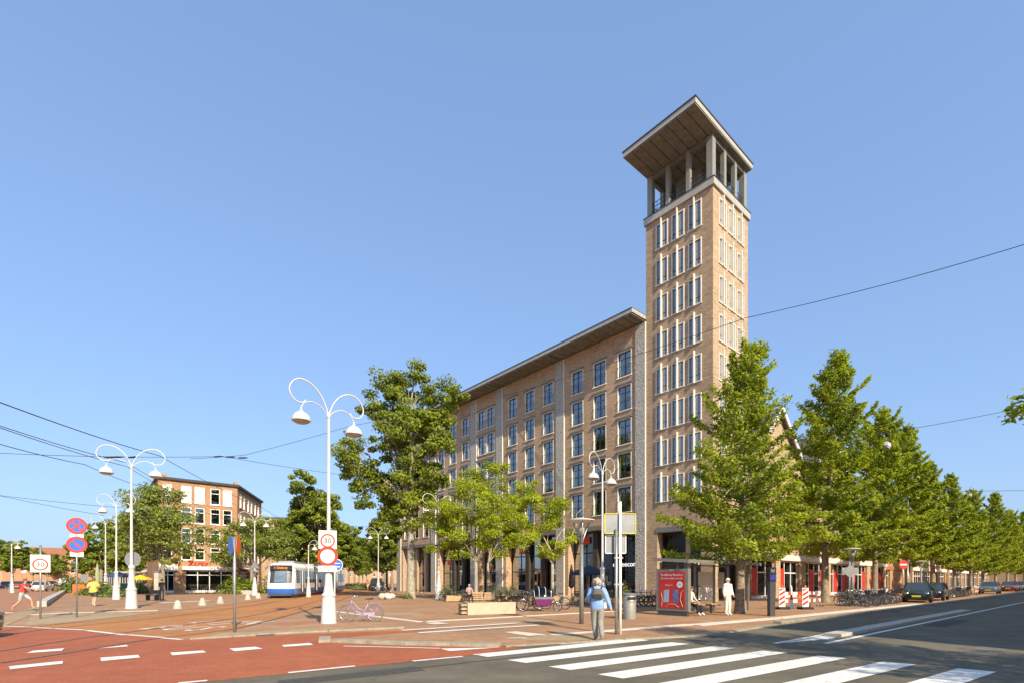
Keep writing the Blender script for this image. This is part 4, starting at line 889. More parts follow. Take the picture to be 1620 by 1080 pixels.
place_lamp(L6, 'white single crook street lamp rising beside the tram', (*AT(488,HORIZ,49.6).xy,0), R(0), g, s=.80)
place_lamp(L8, 'grey-green double crook street lamp beside the delivery van', (*AT(598.5,HORIZ,71).xy,0), R(5), g)
place_lamp(L8, 'white double crook street lamp in front of the big tree', (*AT(694,HORIZ,43.5).xy,0), R(40), g)
place_lamp(L8, 'tall white double crook street lamp in front of the coffee shop facade', (*AT(953,HORIZ,29.8).xy,0), R(52), g)
place_lamp(L6, 'white single crook street lamp by the parked cars on the side street', (*AT(18.5,HORIZ,66).xy,0), R(0), g, s=1.0)
place_lamp(L6, 'white single crook street lamp far along the side street', (*AT(-20,HORIZ,60).xy,0), R(0), g, s=1.1)
# modern grey lamp posts with a flat disc top
def disc_lamp(label, loc, s=1.0, H=3.9):
    r = empty('disc_lamp_post', loc, 0, label, 'street lamp', 'grey disc-topped lamp posts'); r.scale = (s,s,s)
    MB().tube([(0,0,-.05),(0,0,1.1),(0,0,H-.9)], [.085,.085,.07], 12).build('pole', M_MGREY, r, True)
    f = MB()
    for t in (0.5,2.6,4.7):
        f.tube([(0,0,H-.92),(.12*math.cos(t),.12*math.sin(t),H-.6),(.36*math.cos(t),.36*math.sin(t),H-.03)], [.035,.03,.025], 6)
    f.build('bracket', M_GALV, r, True)
    MB().lathe([(.10,H-.10),(.44,H-.05),(.50,H),(.50,H+.03),(.3,H+.07),(.05,H+.09)], 18).build('lamp_head', M_LAMPW, r, 'auto')
    MB().lathe([(.05,H-.55),(.11,H-.5),(.12,H-.25),(.08,H-.12)], 10).build('lens', M_LAMPIN, r, True)
    return r
disc_lamp('grey disc-topped lamp post beside the walking woman', (*G(920,986),0))
disc_lamp('grey disc-topped lamp post by the parked bicycles', (*AT(1348.5,HORIZ,34).xy,0), 1.0, 3.75)
disc_lamp('grey disc-topped lamp post past the no-entry sign', (*AT(1457,HORIZ,52).xy,0), 1.0, 3.6)
# ------------------------------------------------------------------ signs
M_SIGNB = mat('sign_back', (.27,.28,.28), .5, .4, var=.1)  # grey darkened so the shaded rear of the boards is in the colour
M_ZONE = mat('zone_sign_face', (.70,.68,.62), .5, var=.05)
def disc(parent, name, c, r, m, d=.012, n=28, yaw=0.0, inner=None):
    a = Vector((math.cos(yaw),math.sin(yaw),0)); nrm = Vector((math.sin(yaw),-math.cos(yaw),0)); mb = MB(); c = Vector(c)
    mb.lathe([(r,0),(r,d)] if inner is None else [(inner,0),(r,0),(r,d),(inner,d),(inner,0)], n, c, 0, (a, Vector((0,0,1)), nrm)) if inner is None else ring(mb, c, a, nrm, inner, r, d, n)
    return mb.build(name, m, parent)
def ring(mb, c, a, nrm, r0, r1, d, n):
    vs = []; z = Vector((0,0,1))
    for j in range(n):
        t = 2*math.pi*j/n; e = a*math.cos(t)+z*math.sin(t)
        vs += [c+e*r0, c+e*r1, c+e*r1+nrm*d, c+e*r0+nrm*d]
    fs = []
    for j in range(n):
        i = 4*j; k = 4*((j+1)%n)
        for q in range(4): fs.append((i+q, i+(q+1)%4, k+(q+1)%4, k+q))
    mb.add(vs, fs); return mb
def plate(parent, name, c, w, h, m, yaw=0.0, d=.015):
    a = Vector((math.cos(yaw),math.sin(yaw),0)); nrm = Vector((math.sin(yaw),-math.cos(yaw),0)); c = Vector(c)
    return MB().obox(c+nrm*d/2, (a, nrm, Vector((0,0,1))), w/2, d/2, h/2).build(name, m, parent)
def nv(yaw, d): return Vector((math.sin(yaw),-math.cos(yaw),0))*d
def zone30(root, c, w, h, yaw):
    c = Vector(c); p = plate(root, 'zone_plate', c, w, h, M_ZONE, yaw); r = w*.40
    ringm = disc(p, 'red_ring', c+nv(yaw,.017)+Vector((0,0,-.06*h)), r, M_RED, .006, 30, yaw, r*.8)
    text('lettering', '30', w*.42, M_BLACK, p, c+nv(yaw,.02)+Vector((0,0,-.065*h)), (R(90),0,yaw), .002)
    text('lettering', 'zone', w*.15, M_MGREY, p, c+nv(yaw,.02)+Vector((0,0,.40*h)), (R(90),0,yaw), .002)
    return p
def post(root, H, r=.038, m=M_GALV): return MB().tube([(0,0,-.05),(0,0,H*.5),(0,0,H)], r, 10).build('pole', m, root, True)
def yaw_to_cam(x, y, f=1.0): return math.atan2(-x, y)*-1*f if False else math.atan2(x, y)*-f
# 30 zone sign
p = G(64,978.5); y1 = R(38); s30 = empty('zone_sign', (*p,0), 0, '30 zone sign on a grey pole beside the brick street', 'traffic sign'); post(s30, 3.15)
zone30(s30, nv(y1,.045)+Vector((0,0,2.36)), .63, .74, y1)
# no stopping / no parking pair
p = G(121.5,976); yy = R(40); sp = empty('parking_sign', (*p,0), 0, 'round no-stopping sign above a no-parking sign on one grey pole', 'traffic sign'); post(sp, 4.28)
for z, cross in ((4.05,True),(3.22,False)):
    c = nv(yy,.045)+Vector((0,0,z)); rt = .36; d_ = disc(sp, 'sign_disc', c, rt, M_BLUE, .014, 30, yy); disc(d_, 'red_ring', c+nv(yy,.016), rt, M_RED, .005, 30, yy, rt*.72)
    a = Vector((math.cos(yy),math.sin(yy),0)); nrm = nv(yy,1)
    for sg in ((1,-1) if cross else (1,)):
        e = (a*-sg+Vector((0,0,1))).normalized(); f = e.cross(nrm)
        MB().obox(c+nrm*(.019+.001*sg), (e, f, nrm), rt*.74, .034, .002).build('red_bar', M_RED, d_)
for z in (3.61,2.80):
    pl = plate(sp, 'sub_plate', nv(yy,.045)+Vector((0,0,z)), .46, .14 if z > 3 else .2, M_WHITE, yy); text('lettering', '7 - 19 h\nma t/m za' if z < 3 else '24 uur', .07, M_RED if z > 3 else M_BLACK, pl, nv(yy,.064)+Vector((0,0,z)), (R(90),0,yy), .001)
# signs on the main lamp
yl = R(10); lp = lamp1.location
sg = empty('lamp_signs', lp+Vector((0,0,0)), 0, '30 zone sign above a round no-entry sign and text plate on the lamp pole', 'traffic sign')
zone30(sg, nv(yl,.20)+Vector((0,0,3.19)), .66, .70, yl)
c = nv(yl,.20)+Vector((0,0,2.56)); d_ = disc(sg, 'sign_disc', c, .37, M_WHITE, .014, 30, yl); disc(d_, 'red_ring', c+nv(yl,.016), .37, M_RED, .005, 30, yl, .265)
pl = plate(sg, 'sub_plate', nv(yl,.21)+Vector((0,0,2.09)), .68, .22, M_WHITE, yl); text('lettering', 'uitgezonderd\nbestemmingsverkeer', .085, M_BLACK, pl, nv(yl,.23)+Vector((0,0,2.09)), (R(90),0,yl), .001)
MB().bar((0,0,2.56),tuple(nv(yl,.2)+Vector((0,0,2.56))),.05).build('bracket', M_GALV, sg); MB().bar((0,0,3.19),tuple(nv(yl,.2)+Vector((0,0,3.19))),.05).build('bracket', M_GALV, sg)
# blue round sign
p = G(529.5,961); bs = empty('cycle_sign', (*p,0), 0, 'round blue lane sign on a thin white pole behind the lamp', 'traffic sign'); post(bs, 2.75, .035, M_WHITE)
c = nv(.15,.05)+Vector((.12,0,2.55)); d_ = disc(bs, 'sign_disc', c, .36, M_BLUE, .014, 30, .15); disc(d_, 'white_ring', c+nv(.15,.016), .36, M_WHITE, .004, 30, .15, .325)
for z in (2.65,2.45): plate(d_, 'white_bar', c+nv(.15,.016)+Vector((0,0,z-2.55)), .42, .05, M_WHITE, .15, .004)
# edge-on pair of signs in the foreground
p = G(371,1000); es = empty('keep_sign', (*p,0), 0, 'blue sign and orange-red sign seen edge-on, back to back on a grey pole', 'traffic sign'); post(es, 3.0, .045)
e1 = R(-49); disc(es, 'sign_disc', Vector((-.10,-.02,2.72)), .31, M_BLUE, .014, 28, e1); disc(es, 'sign_back', Vector((-.085,-.01,2.72)), .31, M_SIGNB, .012, 28, e1)
e2 = R(107); disc(es, 'red_disc', Vector((.12,0,2.74)), .31, M_ORANGE, .014, 28, e2); MB().bar((-.1,0,2.72),(.12,0,2.74),.04).build('bracket', M_GALV, es)
# sign backs on lamps
def back_disc(px, py, z, Y, r, label, tri=False):
    q = AT(px, HORIZ, Y-.16); o = empty('sign_plate', (q.x,q.y,0), 0, label, 'traffic sign')
    if not tri: disc(o, 'disc', (0,0,z), r, M_SIGNB, .014, 30, .1)
    else:
        MB().add([(-r,-.0,z-r*.55),(r,0,z-r*.55),(0,0,z+r),(-r,.015,z-r*.55),(r,.015,z-r*.55),(0,.015,z+r)], [(0,1,2),(5,4,3),(0,3,4,1),(1,4,5,2),(2,5,3,0)]).build('triangle', M_SIGNB, o)
    MB().bar((0,.02,z),(0,.16,z),.05).build('clamp', M_GALV, o)
back_disc(210, 884, 2.88, 29.8, .45, 'grey back of a round sign mounted on the white lamp pole')
back_disc(403, 908, 3.2, 53.6, .52, 'grey back of a triangular sign on the white lamp beside the tram', True)
# sign boards with yellow border seen from behind, on two white posts
p = G(975,1003.5); sb_ = empty('direction_board', (*p,0), 0, 'grey sign boards seen from behind, the upper yellow-edged, on white posts', 'sign')
Y0 = p[1]
q0 = AT(983,HORIZ,Y0+.15).x-p[0]
for dx, H in ((0.0,3.2),(.12,4.02)): MB().tube([(dx,.05*dx,-.05),(dx,.05*dx,H*.35),(dx,.05*dx,H)], [.05,.042,.038], 10).build('post', M_WHITE if dx else M_GALV, sb_, True)
kx = Y0/FPX; zz = lambda py: EYE-(py-HORIZ)*kx; xx = lambda px: (px-975)*kx
ub = MB().box(xx(957),xx(1006),.06,.09,zz(842),zz(812)).build('board', M_SIGNB, sb_)
yf = MB(); M_YEL = mat('yellow_border', (.75,.62,.02), .5, var=.05)
for a,b,c,d in ((957,1006.5,812,811),(957,1006.5,843.4,842.3),(956.7,957.8,843.4,811),(1005.8,1006.9,843.4,811)): yf.box(xx(a),xx(b),.04,.10,zz(c),zz(d))
yf.build('border', M_YEL, ub)
MB().box(xx(959),xx(991),.14,.17,zz(873.5),zz(845.5)).build('board', M_SIGNB, sb_)
wf = MB()
for a,b,c,d in ((959,992,846,844.9),(959,992,874.6,873.4),(958.6,959.8,874.5,845),(991,992.2,874.5,845)): wf.box(xx(a),xx(b),.12,.18,zz(c),zz(d))
wf.build('border', M_WHITE, sb_)
for z in (1.5,2.3): MB().box(-.06,.2,-.03,.06,z,z+.05).build('clamp', M_GALV, sb_)
# no-entry sign on the right road and other posts
def noentry(px, Y, z, label):
    q = AT(px, HORIZ, Y); o = empty('no_entry_sign', (q.x,q.y,0), 0, label, 'traffic sign'); post(o, z+.4, .04); c = Vector((0,-.05,z)); d_ = disc(o, 'sign_disc', c, .40, M_RED, .014, 26, 0.0); plate(d_, 'white_bar', c+Vector((0,-.016,0)), .56, .13, M_WHITE, 0, .004)
noentry(1428.5, 45, 3.05, 'red no-entry sign on a pole behind the parked black cars')
q = AT(1344,HORIZ,32); o = empty('sign_post', (q.x,q.y,0), 0, 'grey faceted sign backs on a wooden-brown post by the parked bicycles', 'sign'); post(o, 2.85, .05)
MB().prism([(-.5,-.04),(.5,-.04),(.5,-.02),(-.5,-.02)], 2.0, 2.45).build('sign_back', M_SIGNB, o); MB().add([(-.5,-.06,2.2),(0,-.07,2.65),(.5,-.06,2.2),(0,-.05,1.8)], [(0,1,2,3)]).build('sign_back', M_SIGNB, o)
q = AT(1436,HORIZ,39.5); o = empty('thin_post', (q.x,q.y,0), 0, 'bare thin grey pole between the bicycles and the black car', 'pole'); post(o, 3.0, .05)
# ------------------------------------------------------------------ overhead wires and span lights
M_WIRE = mat('wire', (.03,.03,.035), .6, var=.0)
def wire(label, pts, r=.018, name='overhead_wire', group='overhead tram wires'):
    P = [AT(*q) for q in pts]; out = []
    for a, b in zip(P[:-1], P[1:]):
        L = (b-a).length
        for i in range(8):
            t = i/8; v = a.lerp(b, t); v.z -= .006*L*4*t*(1-t); out.append(v)
    out.append(P[-1]); o = MB().tube(out, r, 4).build(name, M_WIRE); tag(o, label, 'cable', group); return o
wire('topmost tram wire crossing the sky over the corner restaurant roof', [(-160,581,14),(0,636,18),(252,720,34),(410,800,70),(560,880,160)], .022)
wire('upper wire of the close pair leading to the white lamp with the round sign', [(-160,640,17),(0,673,21),(200,731,34),(330,800,62),(520,885,150)], .018)
wire('lower wire of the close pair leading to the white lamp with the round sign', [(-160,641,17.4),(0,676,21.4),(200,737,34),(330,806,62),(520,887,150)], .018)
wire('lowest tram wire sloping behind the lamp with the round sign', [(-160,668,18),(0,702,22),(134,734,30),(235,773,44),(400,835,80)], .018)
span = wire('level span wire between the white crook lamps over the tram lane', [(-160,712,27),(0,716,29),(208,722,30),(352,721,34),(540,750,44),(700,758,50)], .014)
for a_, b_, Y_ in ((165,196,29.7),(203,218,30.05),(338,352,33.7),(356,372,34.1),(376,392,34.6)):
    yy_ = lambda x: 722 if x < 220 else 721+(x-352)*.06 if x > 352 else 721
    p_, q_ = AT(a_, yy_(a_)+1, Y_), AT(b_, yy_(b_), Y_+.2); MB().tube([p_, p_.lerp(q_,.3), p_.lerp(q_,.7), q_], [.03,.06,.06,.03], 6).build('insulator', M_WIRE, span)
wire('rising span wire from the tram lane towards the big tree', [(300,725,33),(388,719,33),(552,674,36),(640,655,40)], .014)
wire('faint span wire behind the lamps above the terrace', [(-160,775,55),(0,783,60),(200,803,62),(300,815,64)], .022)
wire('second faint span wire above the terrace', [(-160,765,55),(0,783.5,60),(165,815,62)], .022)
wire('long wire running up to the right over the road past the tower', [(790,628,58.2),(1180,503,33),(1420,445,28),(1640,381,24),(2300,190,16)], .02)
wire('span wire holding a street light over the tree-lined road', [(1290,700,42),(1395,685,42),(1600,648,42),(2050,566,42)], .02)
wire('farther span wire with a street light over the road', [(1440,779,80),(1535,776,80),(2000,763,80)], .03)
wire('span wire across the far tram street', [(470,830,80),(640,832,80)], .022)
for px, py, Y, s, lab in ((1402,699,42,1.0,'white box street light hung from the span wire before the conifer-like trees'),(1534,780,80,1.0,'far white street light hung over the tree-lined road')):
    c = AT(px, py, Y); o = empty('span_light', c-Vector((0,0,.6)), BANG, lab, 'street lamp')
    MB().prism([(-.5,-.22),(.5,-.22),(.55,0),(.5,.22),(-.5,.22),(-.55,0)], .25, .55).build('housing', M_LAMPW, o); MB().prism([(-.42,-.18),(.42,-.18),(.42,.18),(-.42,.18)], .1, .25).build('lens', M_LAMPIN, o)
    MB().tube([(0,0,.55),(0,0,1.02)], .02, 5).build('hanger', M_GALV, o)
# ------------------------------------------------------------------ tram
M_TWHITE = mat('tram_white', (.72,.72,.69), .35, var=.06, vs=2, coat=.3); M_TBLUE = mat('tram_blue', (.03,.13,.50), .35, var=.08, vs=2, coat=.3)
M_TGREY = mat('tram_grey', (.33,.33,.32), .5, var=.1); M_TGLASS = mat('tram_glass', (.03,.04,.045), .05, var=.0, spec=1.0)
def led():
    m, nt, b, out = nodes('led_amber'); b.inputs['Base Color'].default_value = (.5,.12,.01,1); b.inputs['Emission Color'].default_value = (1,.25,.02,1); b.inputs['Emission Strength'].default_value = 1.2; return m
M_LED = led()
tram = empty('tram', (-21.2,46.0,0), R(10.1), 'white and blue tram with dark windows waiting at the square', 'tram')
TLn = 31.0; levels = [(.28,.10,1.10),(.45,.0,1.18),(.88,.0,1.2),(1.0,.02,1.2),(1.38,.06,1.2),(2.55,.40,1.18),(2.75,.46,1.17),(3.05,.56,1.12),(3.2,.75,1.0),(3.28,1.0,.85)]
def outline(fy, hw, inset=0.0):
    xs = [-1,-.8,-.5,0,.5,.8,1]; pts = [(x*hw, fy+.42*abs(x)**3.2+inset) for x in xs]; return pts+[(hw, TLn),(-hw, TLn)]
mb = MB(); rings = [outline(f,h) for z,f,h in levels]; n = 9
vs = [(x,y,levels[i][0]) for i, r in enumerate(rings) for x,y in r]
def band_m(i): return 1 if i < 2 else 0 if i < 4 else 0
for i in range(len(levels)-1):
    for j in range(n):
        mb.f.append((i*n+j, i*n+(j+1)%n, (i+1)*n+(j+1)%n, (i+1)*n+j)); mb.m.append(1 if i < 2 else 2 if i == 4 and 0 < j < 5 else 3 if i in (5,6) and 0 < j < 5 else 0)
mb.v = vs; k = len(levels)-1; mb.f.append(tuple(range(k*n,(k+1)*n))); mb.m.append(4); mb.f.append(tuple(range(n))[::-1]); mb.m.append(4)
body = mb.build('body', [M_TWHITE, M_TBLUE, M_DGREY, M_DGREY, M_TGREY], tram, 'auto')
ws = MB(); a = outline(.07,1.1,-.03); b_ = outline(.39,1.08,-.03); ws.add([(x*.9,y,1.45) for x,y in a[:7]]+[(x*.9,y,2.5) for x,y in b_[:7]], [(j,j+1,j+8,j+7) for j in range(6)]); ws.build('windscreen', mat('windscreen_glass', (.13,.18,.22), .06, var=.2, vs=1.2, spec=1.0), tram)  # pale blue-grey base colour stands in for sky reflected in the windscreen
dp = MB().box(-.95,.95,.33,.6,2.60,2.98).build('destination_display', M_BLACK, tram); text('lettering', '1 Osdorp', .3, M_LED, dp, (0,.32,2.79), (R(90),0,0), .003)
for sx_ in (-.78,.78):
    MB().lathe([(.13,0),(.14,.02),(.10,.05)], 14, (sx_,.26,1.12), 0, (Vector((1,0,0)),Vector((0,0,1)),Vector((0,-1,0)))).build('headlight', M_CHROME, tram)
    MB().tube([(sx_*1.45,.55,2.9),(sx_*1.75,.35,2.6)], .03, 5).build('mirror', M_BLACK, tram)
MB().box(-1.0,1.0,-.06,.1,.22,.42).build('bumper', M_DGREY, tram)
yc = 1.0
while yc < TLn-1.5:
    for s in (-1,1):
        door = int(yc/1.7) % 4 == 1
        z0 = .55 if door else 1.4
        p = MB(); X = s*1.2; p.add([(X*1.006,yc,z0),(X*1.006,yc+1.45,z0),(s*1.19,yc+1.45,2.6),(s*1.19,yc,2.6)], [(0,1,2,3)]); p.build('door' if door else 'window', M_TGLASS, tram)
        if door: MB().bar((s*1.22,yc+.72,.55),(s*1.205,yc+.72,2.6),.06).build('door_seal', M_TWHITE, tram)
    yc += 1.7
for y in (9,18,27): MB().box(-1.215,1.215,y,y+.5,.5,3.1).build('bellows', M_DGREY, tram)
rb = MB()
for y0 in (2.2,11,20,29): rb.box(-.7,.7,y0,y0+5,3.27,3.5)
rb.build('roof_equipment', M_TGREY, tram)
MB().box(-1.0,1.0,.6,TLn-.3,.02,.3).build('underframe', M_BLACK, tram)
# ------------------------------------------------------------------ cars
def car(name, label, loc, rz, col, L=4.2, Wd=1.78, H=1.46, seedn=0, group=None, van=False):
    r = empty(name, loc, rz, label, 'car' if not van else 'van', group); pm = mat('car_paint_%s' % '_'.join('%d' % (c*1000) for c in col), col, .25, .2, var=.04, coat=.8)
    # stations along x: x, half width, belt height
    st = [(-.5,.62,.70),(-.485,.80,.92),(-.40,.93,.99),(-.1,1,.98),(.15,1,.96),(.30,.98,.92),(.42,.92,.82),(.485,.80,.70),(.5,.60,.58)]
    if van: st = [(-.5,.92,1.0),(-.49,.98,1.05),(-.3,1,1.05),(0,1,1.05),(.2,1,1.05),(.34,.98,1.02),(.44,.93,.95),(.49,.85,.8),(.5,.7,.6)]
    hw = Wd/2; mb = MB(); vs = []; n = 8
    for x, w, zb in st:
        w *= hw; X = x*L
        vs += [(X,-w*.86,.22),(X,-w,.42),(X,-w,zb*.72),(X,-w*.93,zb),(X,w*.93,zb),(X,w,zb*.72),(X,w,.42),(X,w*.86,.22)]
    fs = []
    for i in range(len(st)-1):
        for j in range(n): fs.append((i*n+j,(i+1)*n+j,(i+1)*n+(j+1)%n,i*n+(j+1)%n))
    fs += [tuple(range(n)), tuple(range((len(st)-1)*n,len(st)*n))[::-1]]
    mb.add(vs, fs); mb.build('body', pm, r, 'auto')
    top = [(-.46,.80,.92),(-.36,.74,H-.06),(-.18,.72,H),(.06,.71,H-.02),(.26,.86,.93)] if not van else [(-.495,.90,1.03),(-.48,.86,H-.05),(-.2,.86,H),(.2,.84,H-.02),(.36,.9,1.0)]
    gl = MB(); a0,a1,a2,a3,a4 = top
    lo = [(a0[0]*L,-a0[1]*hw*1.08,.93),(a4[0]*L,-a4[1]*hw*1.04,.93),(a4[0]*L,a4[1]*hw*1.04,.93),(a0[0]*L,a0[1]*hw*1.08,.93)]
    up = [(a1[0]*L,-a1[1]*hw,a1[2]),(a3[0]*L,-a3[1]*hw,a3[2]),(a3[0]*L,a3[1]*hw,a3[2]),(a1[0]*L,a1[1]*hw,a1[2])]
    gl.add(lo+up, [(0,1,5,4),(1,2,6,5),(2,3,7,6),(3,0,4,7)]); gl.build('windows', M_TGLASS if not van else pm, r)
    rf = MB(); rf.add([up[0],((a2[0])*L,-a2[1]*hw,a2[2]+.02),up[1],up[2],(a2[0]*L,a2[1]*hw,a2[2]+.02),up[3]], [(0,1,4,5),(1,2,3,4)])
    for i, j in ((0,4),(1,5),(2,6),(3,7)): rf.bar((lo+up)[i],(lo+up)[j],.07)
    for s in (-1,1): rf.bar((-.06*L,s*hw*.98,.93),(-.08*L,s*hw*.735,a2[2]-.01),.07); rf.bar(up[0 if s < 0 else 3], up[1 if s < 0 else 2], .07)
    rf.build('roof', pm, r)
    if van: MB().box(.2*L,.33*L,-hw*.9,-hw*.98,1.05,1.5).build('windows', M_TGLASS, r)
    ax = (Vector((1,0,0)),Vector((0,0,1)),Vector((0,1,0)))
    for x in (-.31*L,.31*L):
        for s in (-1,1):
            y = s*(hw-.1); w = MB().lathe([(.20,-.1),(.30,-.1),(.315,-.06),(.315,.06),(.30,.1),(.20,.1)], 16, (x,y,.315), 0, ax).build('wheel', M_RUBBER, r, 'auto')
            MB().lathe([(.05,-.108),(.19,-.104),(.20,.104),(.05,.108)], 12, (x,y,.315), 0, ax).build('rim', M_CHROME, w, 'auto')
    for s in (-1,1):
        MB().ball((.475*L,s*hw*.66,.68),.10,.17,.08,8,6).build('headlight', M_CHROME, r, True); MB().ball((-.485*L,s*hw*.68,.80),.07,.15,.10,8,6).build('tail_light', M_RED, r, True)
        MB().ball((.16*L,s*(hw+.08),.98),.09,.10,.07,8,5).build('mirror', pm, r, True)
    for x in (.503,-.503): MB().box(x*L-.01,x*L+.01,-.26,.26,.42,.53).build('licence_plate', M_YEL, r)
    return r
car('parked_car', 'dark green-black hatchback parked nose-out next to the bicycles', (*AT(1452,HORIZ,38.6).xy,0), BANG+math.pi+R(8), (.012,.022,.016), 4.1)
car('parked_car', 'black estate car parked behind the dark hatchback', (*(AT(1452,HORIZ,38.6)+DR*5.4).xy,0), BANG+math.pi+R(3), (.01,.011,.012), 4.5)
car('parked_car', 'dark red car parked far up the road', (*AT(1597,HORIZ,75).xy,0), BANG+math.pi, (.16,.012,.012), 4.2)
car('parked_car', 'dark car parked right behind the red one', (*(AT(1597,HORIZ,75)+DR*5.6).xy,0), BANG+math.pi, (.015,.018,.025), 4.3)
car('parked_car', 'blue-grey car last in the far parked row', (*(AT(1597,HORIZ,75)+DR*11.5).xy,0), BANG+math.pi, (.04,.06,.10), 4.2)
car('parked_car', 'grey hatchback parked between the farther bicycles and the red car', (*AT(1566,HORIZ,62).xy,0), BANG+math.pi, (.12,.12,.12), 4.0)
car('driving_car', 'white car driving away along the brick street', (*AT(68,HORIZ,76).xy,0), R(118), (.72,.72,.70), 4.4)
car('parked_car', 'dark red car parked along the side street', (*AT(29,HORIZ,98).xy,0), R(128), (.22,.015,.02), 4.1)
car('parked_car', 'blue car parked first along the side street', (*AT(12,HORIZ,104).xy,0), R(128), (.03,.08,.22), 4.3)
car('parked_car', 'silver car parked between blue and white cars on the side street', (*AT(43,HORIZ,115).xy,0), R(125), (.35,.36,.36), 4.2)
car('parked_car', 'black car parked far on the side street', (*AT(82,HORIZ,135).xy,0), R(122), (.015,.015,.018), 4.3)
car('delivery_van', 'white van far along the side street', (*AT(101,HORIZ,165).xy,0), R(-62), (.7,.7,.68), 5.0, 1.95, 2.2, van=True)
car('delivery_van', 'small black delivery van standing by the big tree on the tram street', (*AT(596,HORIZ,78).xy,0), R(-75), (.012,.018,.016), 3.6, 1.7, 1.95, van=True)
car('stopped_car', 'dark green car at the kerb whose corner just enters the view', (-16.55,13.35,0), R(18), (.012,.05,.03), 4.3)
# ------------------------------------------------------------------ bicycles
M_TYRE = M_RUBBER; M_SPOKE = M_CHROME
def bike_proto(name, fm, tyre=M_RUBBER, basket=False):
    r = empty(name, (0,0,0)); fr = (.56,0,.34); rr = (-.52,0,.34)
    f = MB(); bb = (-.08,0,.30); hd = (.40,0,.86); hb = (.44,0,.66); st = (-.24,0,.72)
    f.tube([hb,(.25,0,.42),bb], .024, 7); f.tube([hd,(.15,0,.55),(-.13,0,.42)], .020, 7); f.tube([bb,st], .020, 7); f.tube([hd,hb], .02, 7)
    for s in (-.05,.05):
        f.tube([bb,(rr[0],s,rr[2])], .011, 5); f.tube([(st[0]+.03,0,st[2]-.08),(rr[0],s,rr[2])], .010, 5); f.tube([hb,(.50,s,.56),(fr[0],s,fr[2])], .012, 5)
    f.build('frame', fm, r, True)
    for c in (fr, rr):
        w = MB().torus(c, (1,0,0), (0,0,1), .322, .025, 26, 6).build('wheel', tyre, r, True)
        MB().torus(c, (1,0,0), (0,0,1), .300, .010, 26, 4).build('rim', M_SPOKE, w, True)
        sp = MB()
        for i in range(14): t = math.pi*2*i/14; sp.tube([(c[0],.012*(-1)**i,c[2]),(c[0]+.295*math.cos(t),0,c[2]+.295*math.sin(t))], .0028, 3, False)
        sp.lathe([(.025,-.04),(.025,.04)], 8, c, 0, (Vector((1,0,0)),Vector((0,0,1)),Vector((0,1,0)))); sp.build('spokes', M_SPOKE, w)
        g_ = MB(); a0, a1 = (R(20),R(165)) if c is rr else (R(35),R(175)); vs = []; m_ = 12
        for i in range(m_+1):
            t = a0+(a1-a0)*i/m_; vs += [(c[0]+.355*math.cos(t),-.028,c[2]+.355*math.sin(t)),(c[0]+.362*math.cos(t),0,c[2]+.362*math.sin(t)),(c[0]+.355*math.cos(t),.028,c[2]+.355*math.sin(t))]
        g_.add(vs, [q for i in range(m_) for q in ((3*i,3*i+3,3*i+4,3*i+1),(3*i+1,3*i+4,3*i+5,3*i+2))]); g_.build('mudguard', fm, r, True)
    h = MB(); h.tube([(.40,0,.86),(.37,0,1.02)], .012, 6); h.tube([(.20,-.29,1.0),(.30,-.24,1.05),(.38,-.08,1.04),(.38,.08,1.04),(.30,.24,1.05),(.20,.29,1.0)], .012, 6); h.tube([(.19,-.295,.995),(.30,-.25,1.05)], .017, 6); h.tube([(.19,.295,.995),(.30,.25,1.05)], .017, 6)
    h.build('handlebar', M_CHROME, r, True)
    MB().tube([(-.24,0,.70),(-.27,0,.86)], .013, 6).build('seat_post', M_CHROME, r)
    s = MB(); s.add([(-.42,-.10,.88),(-.42,.10,.88),(-.28,.07,.89),(-.12,.022,.885),(-.12,-.022,.885),(-.28,-.07,.89),(-.43,-.09,.94),(-.43,.09,.94),(-.28,.06,.93),(-.12,.018,.91),(-.12,-.018,.91),(-.28,-.06,.93)], [(0,1,2,3,4,5),(6,11,10,9,8,7),(0,6,7,1),(1,7,8,2),(2,8,9,3),(3,9,10,4),(4,10,11,5),(5,11,6,0)]); s.build('saddle', M_BLACK, r, 'auto')
    k = MB(); 
    for y in (-.07,0,.07): k.tube([(-.28,y,.72),(-.78,y,.73)], .008, 4)
    for x in (-.35,-.55,-.76): k.tube([(x,-.075,.727),(x,.075,.727)], .007, 4)
    for y in (-.06,.06): k.tube([(-.70,y,.73),(rr[0],y,.34)], .007, 4)
    k.build('luggage_rack', fm if not basket else M_BLACK, r)
    c = MB(); c.lathe([(.09,-.012),(.095,0),(.09,.012)], 14, (-.08,.05,.30), 0, (Vector((1,0,0)),Vector((0,0,1)),Vector((0,1,0)))); c.bar((-.08,.07,.30),(.05,.07,.20),.02); c.bar((-.08,-.07,.30),(-.21,-.07,.40),.02); c.box(.0,.10,.06,.15,.18,.205); c.box(-.26,-.16,-.15,-.06,.39,.415); c.build('crank', M_CHROME, r)
    MB().box(-.52,-.08,.055,.065,.27,.37).build('chain_case', fm, r)
    MB().tube([(-.14,.03,.30),(-.20,.16,.02)], .010, 4).build('kickstand', M_CHROME, r)
    if basket:
        b = MB(); b.box(.55,.88,-.2,.2,.72,.735)
        for x, y0, y1 in ((.55,-.2,.2),(.88,-.2,.2)): b.box(x-.006,x+.006,y0,y1,.72,.98)
        for y in (-.2,.2): b.box(.55,.88,y-.006,y+.006,.72,.98)
        b.build('crate', M_BLACK, r)
    return r
M_LAV = mat('lavender_paint', (.40,.28,.44), .35, var=.06, coat=.4); M_BIKEK = mat('black_bike_paint', (.015,.015,.016), .35, var=.1, coat=.4); M_BIKEB = mat('blue_bike_paint', (.03,.10,.28), .35, var=.1, coat=.4); M_BIKEG = mat('grey_bike_paint', (.25,.26,.25), .35, var=.1)
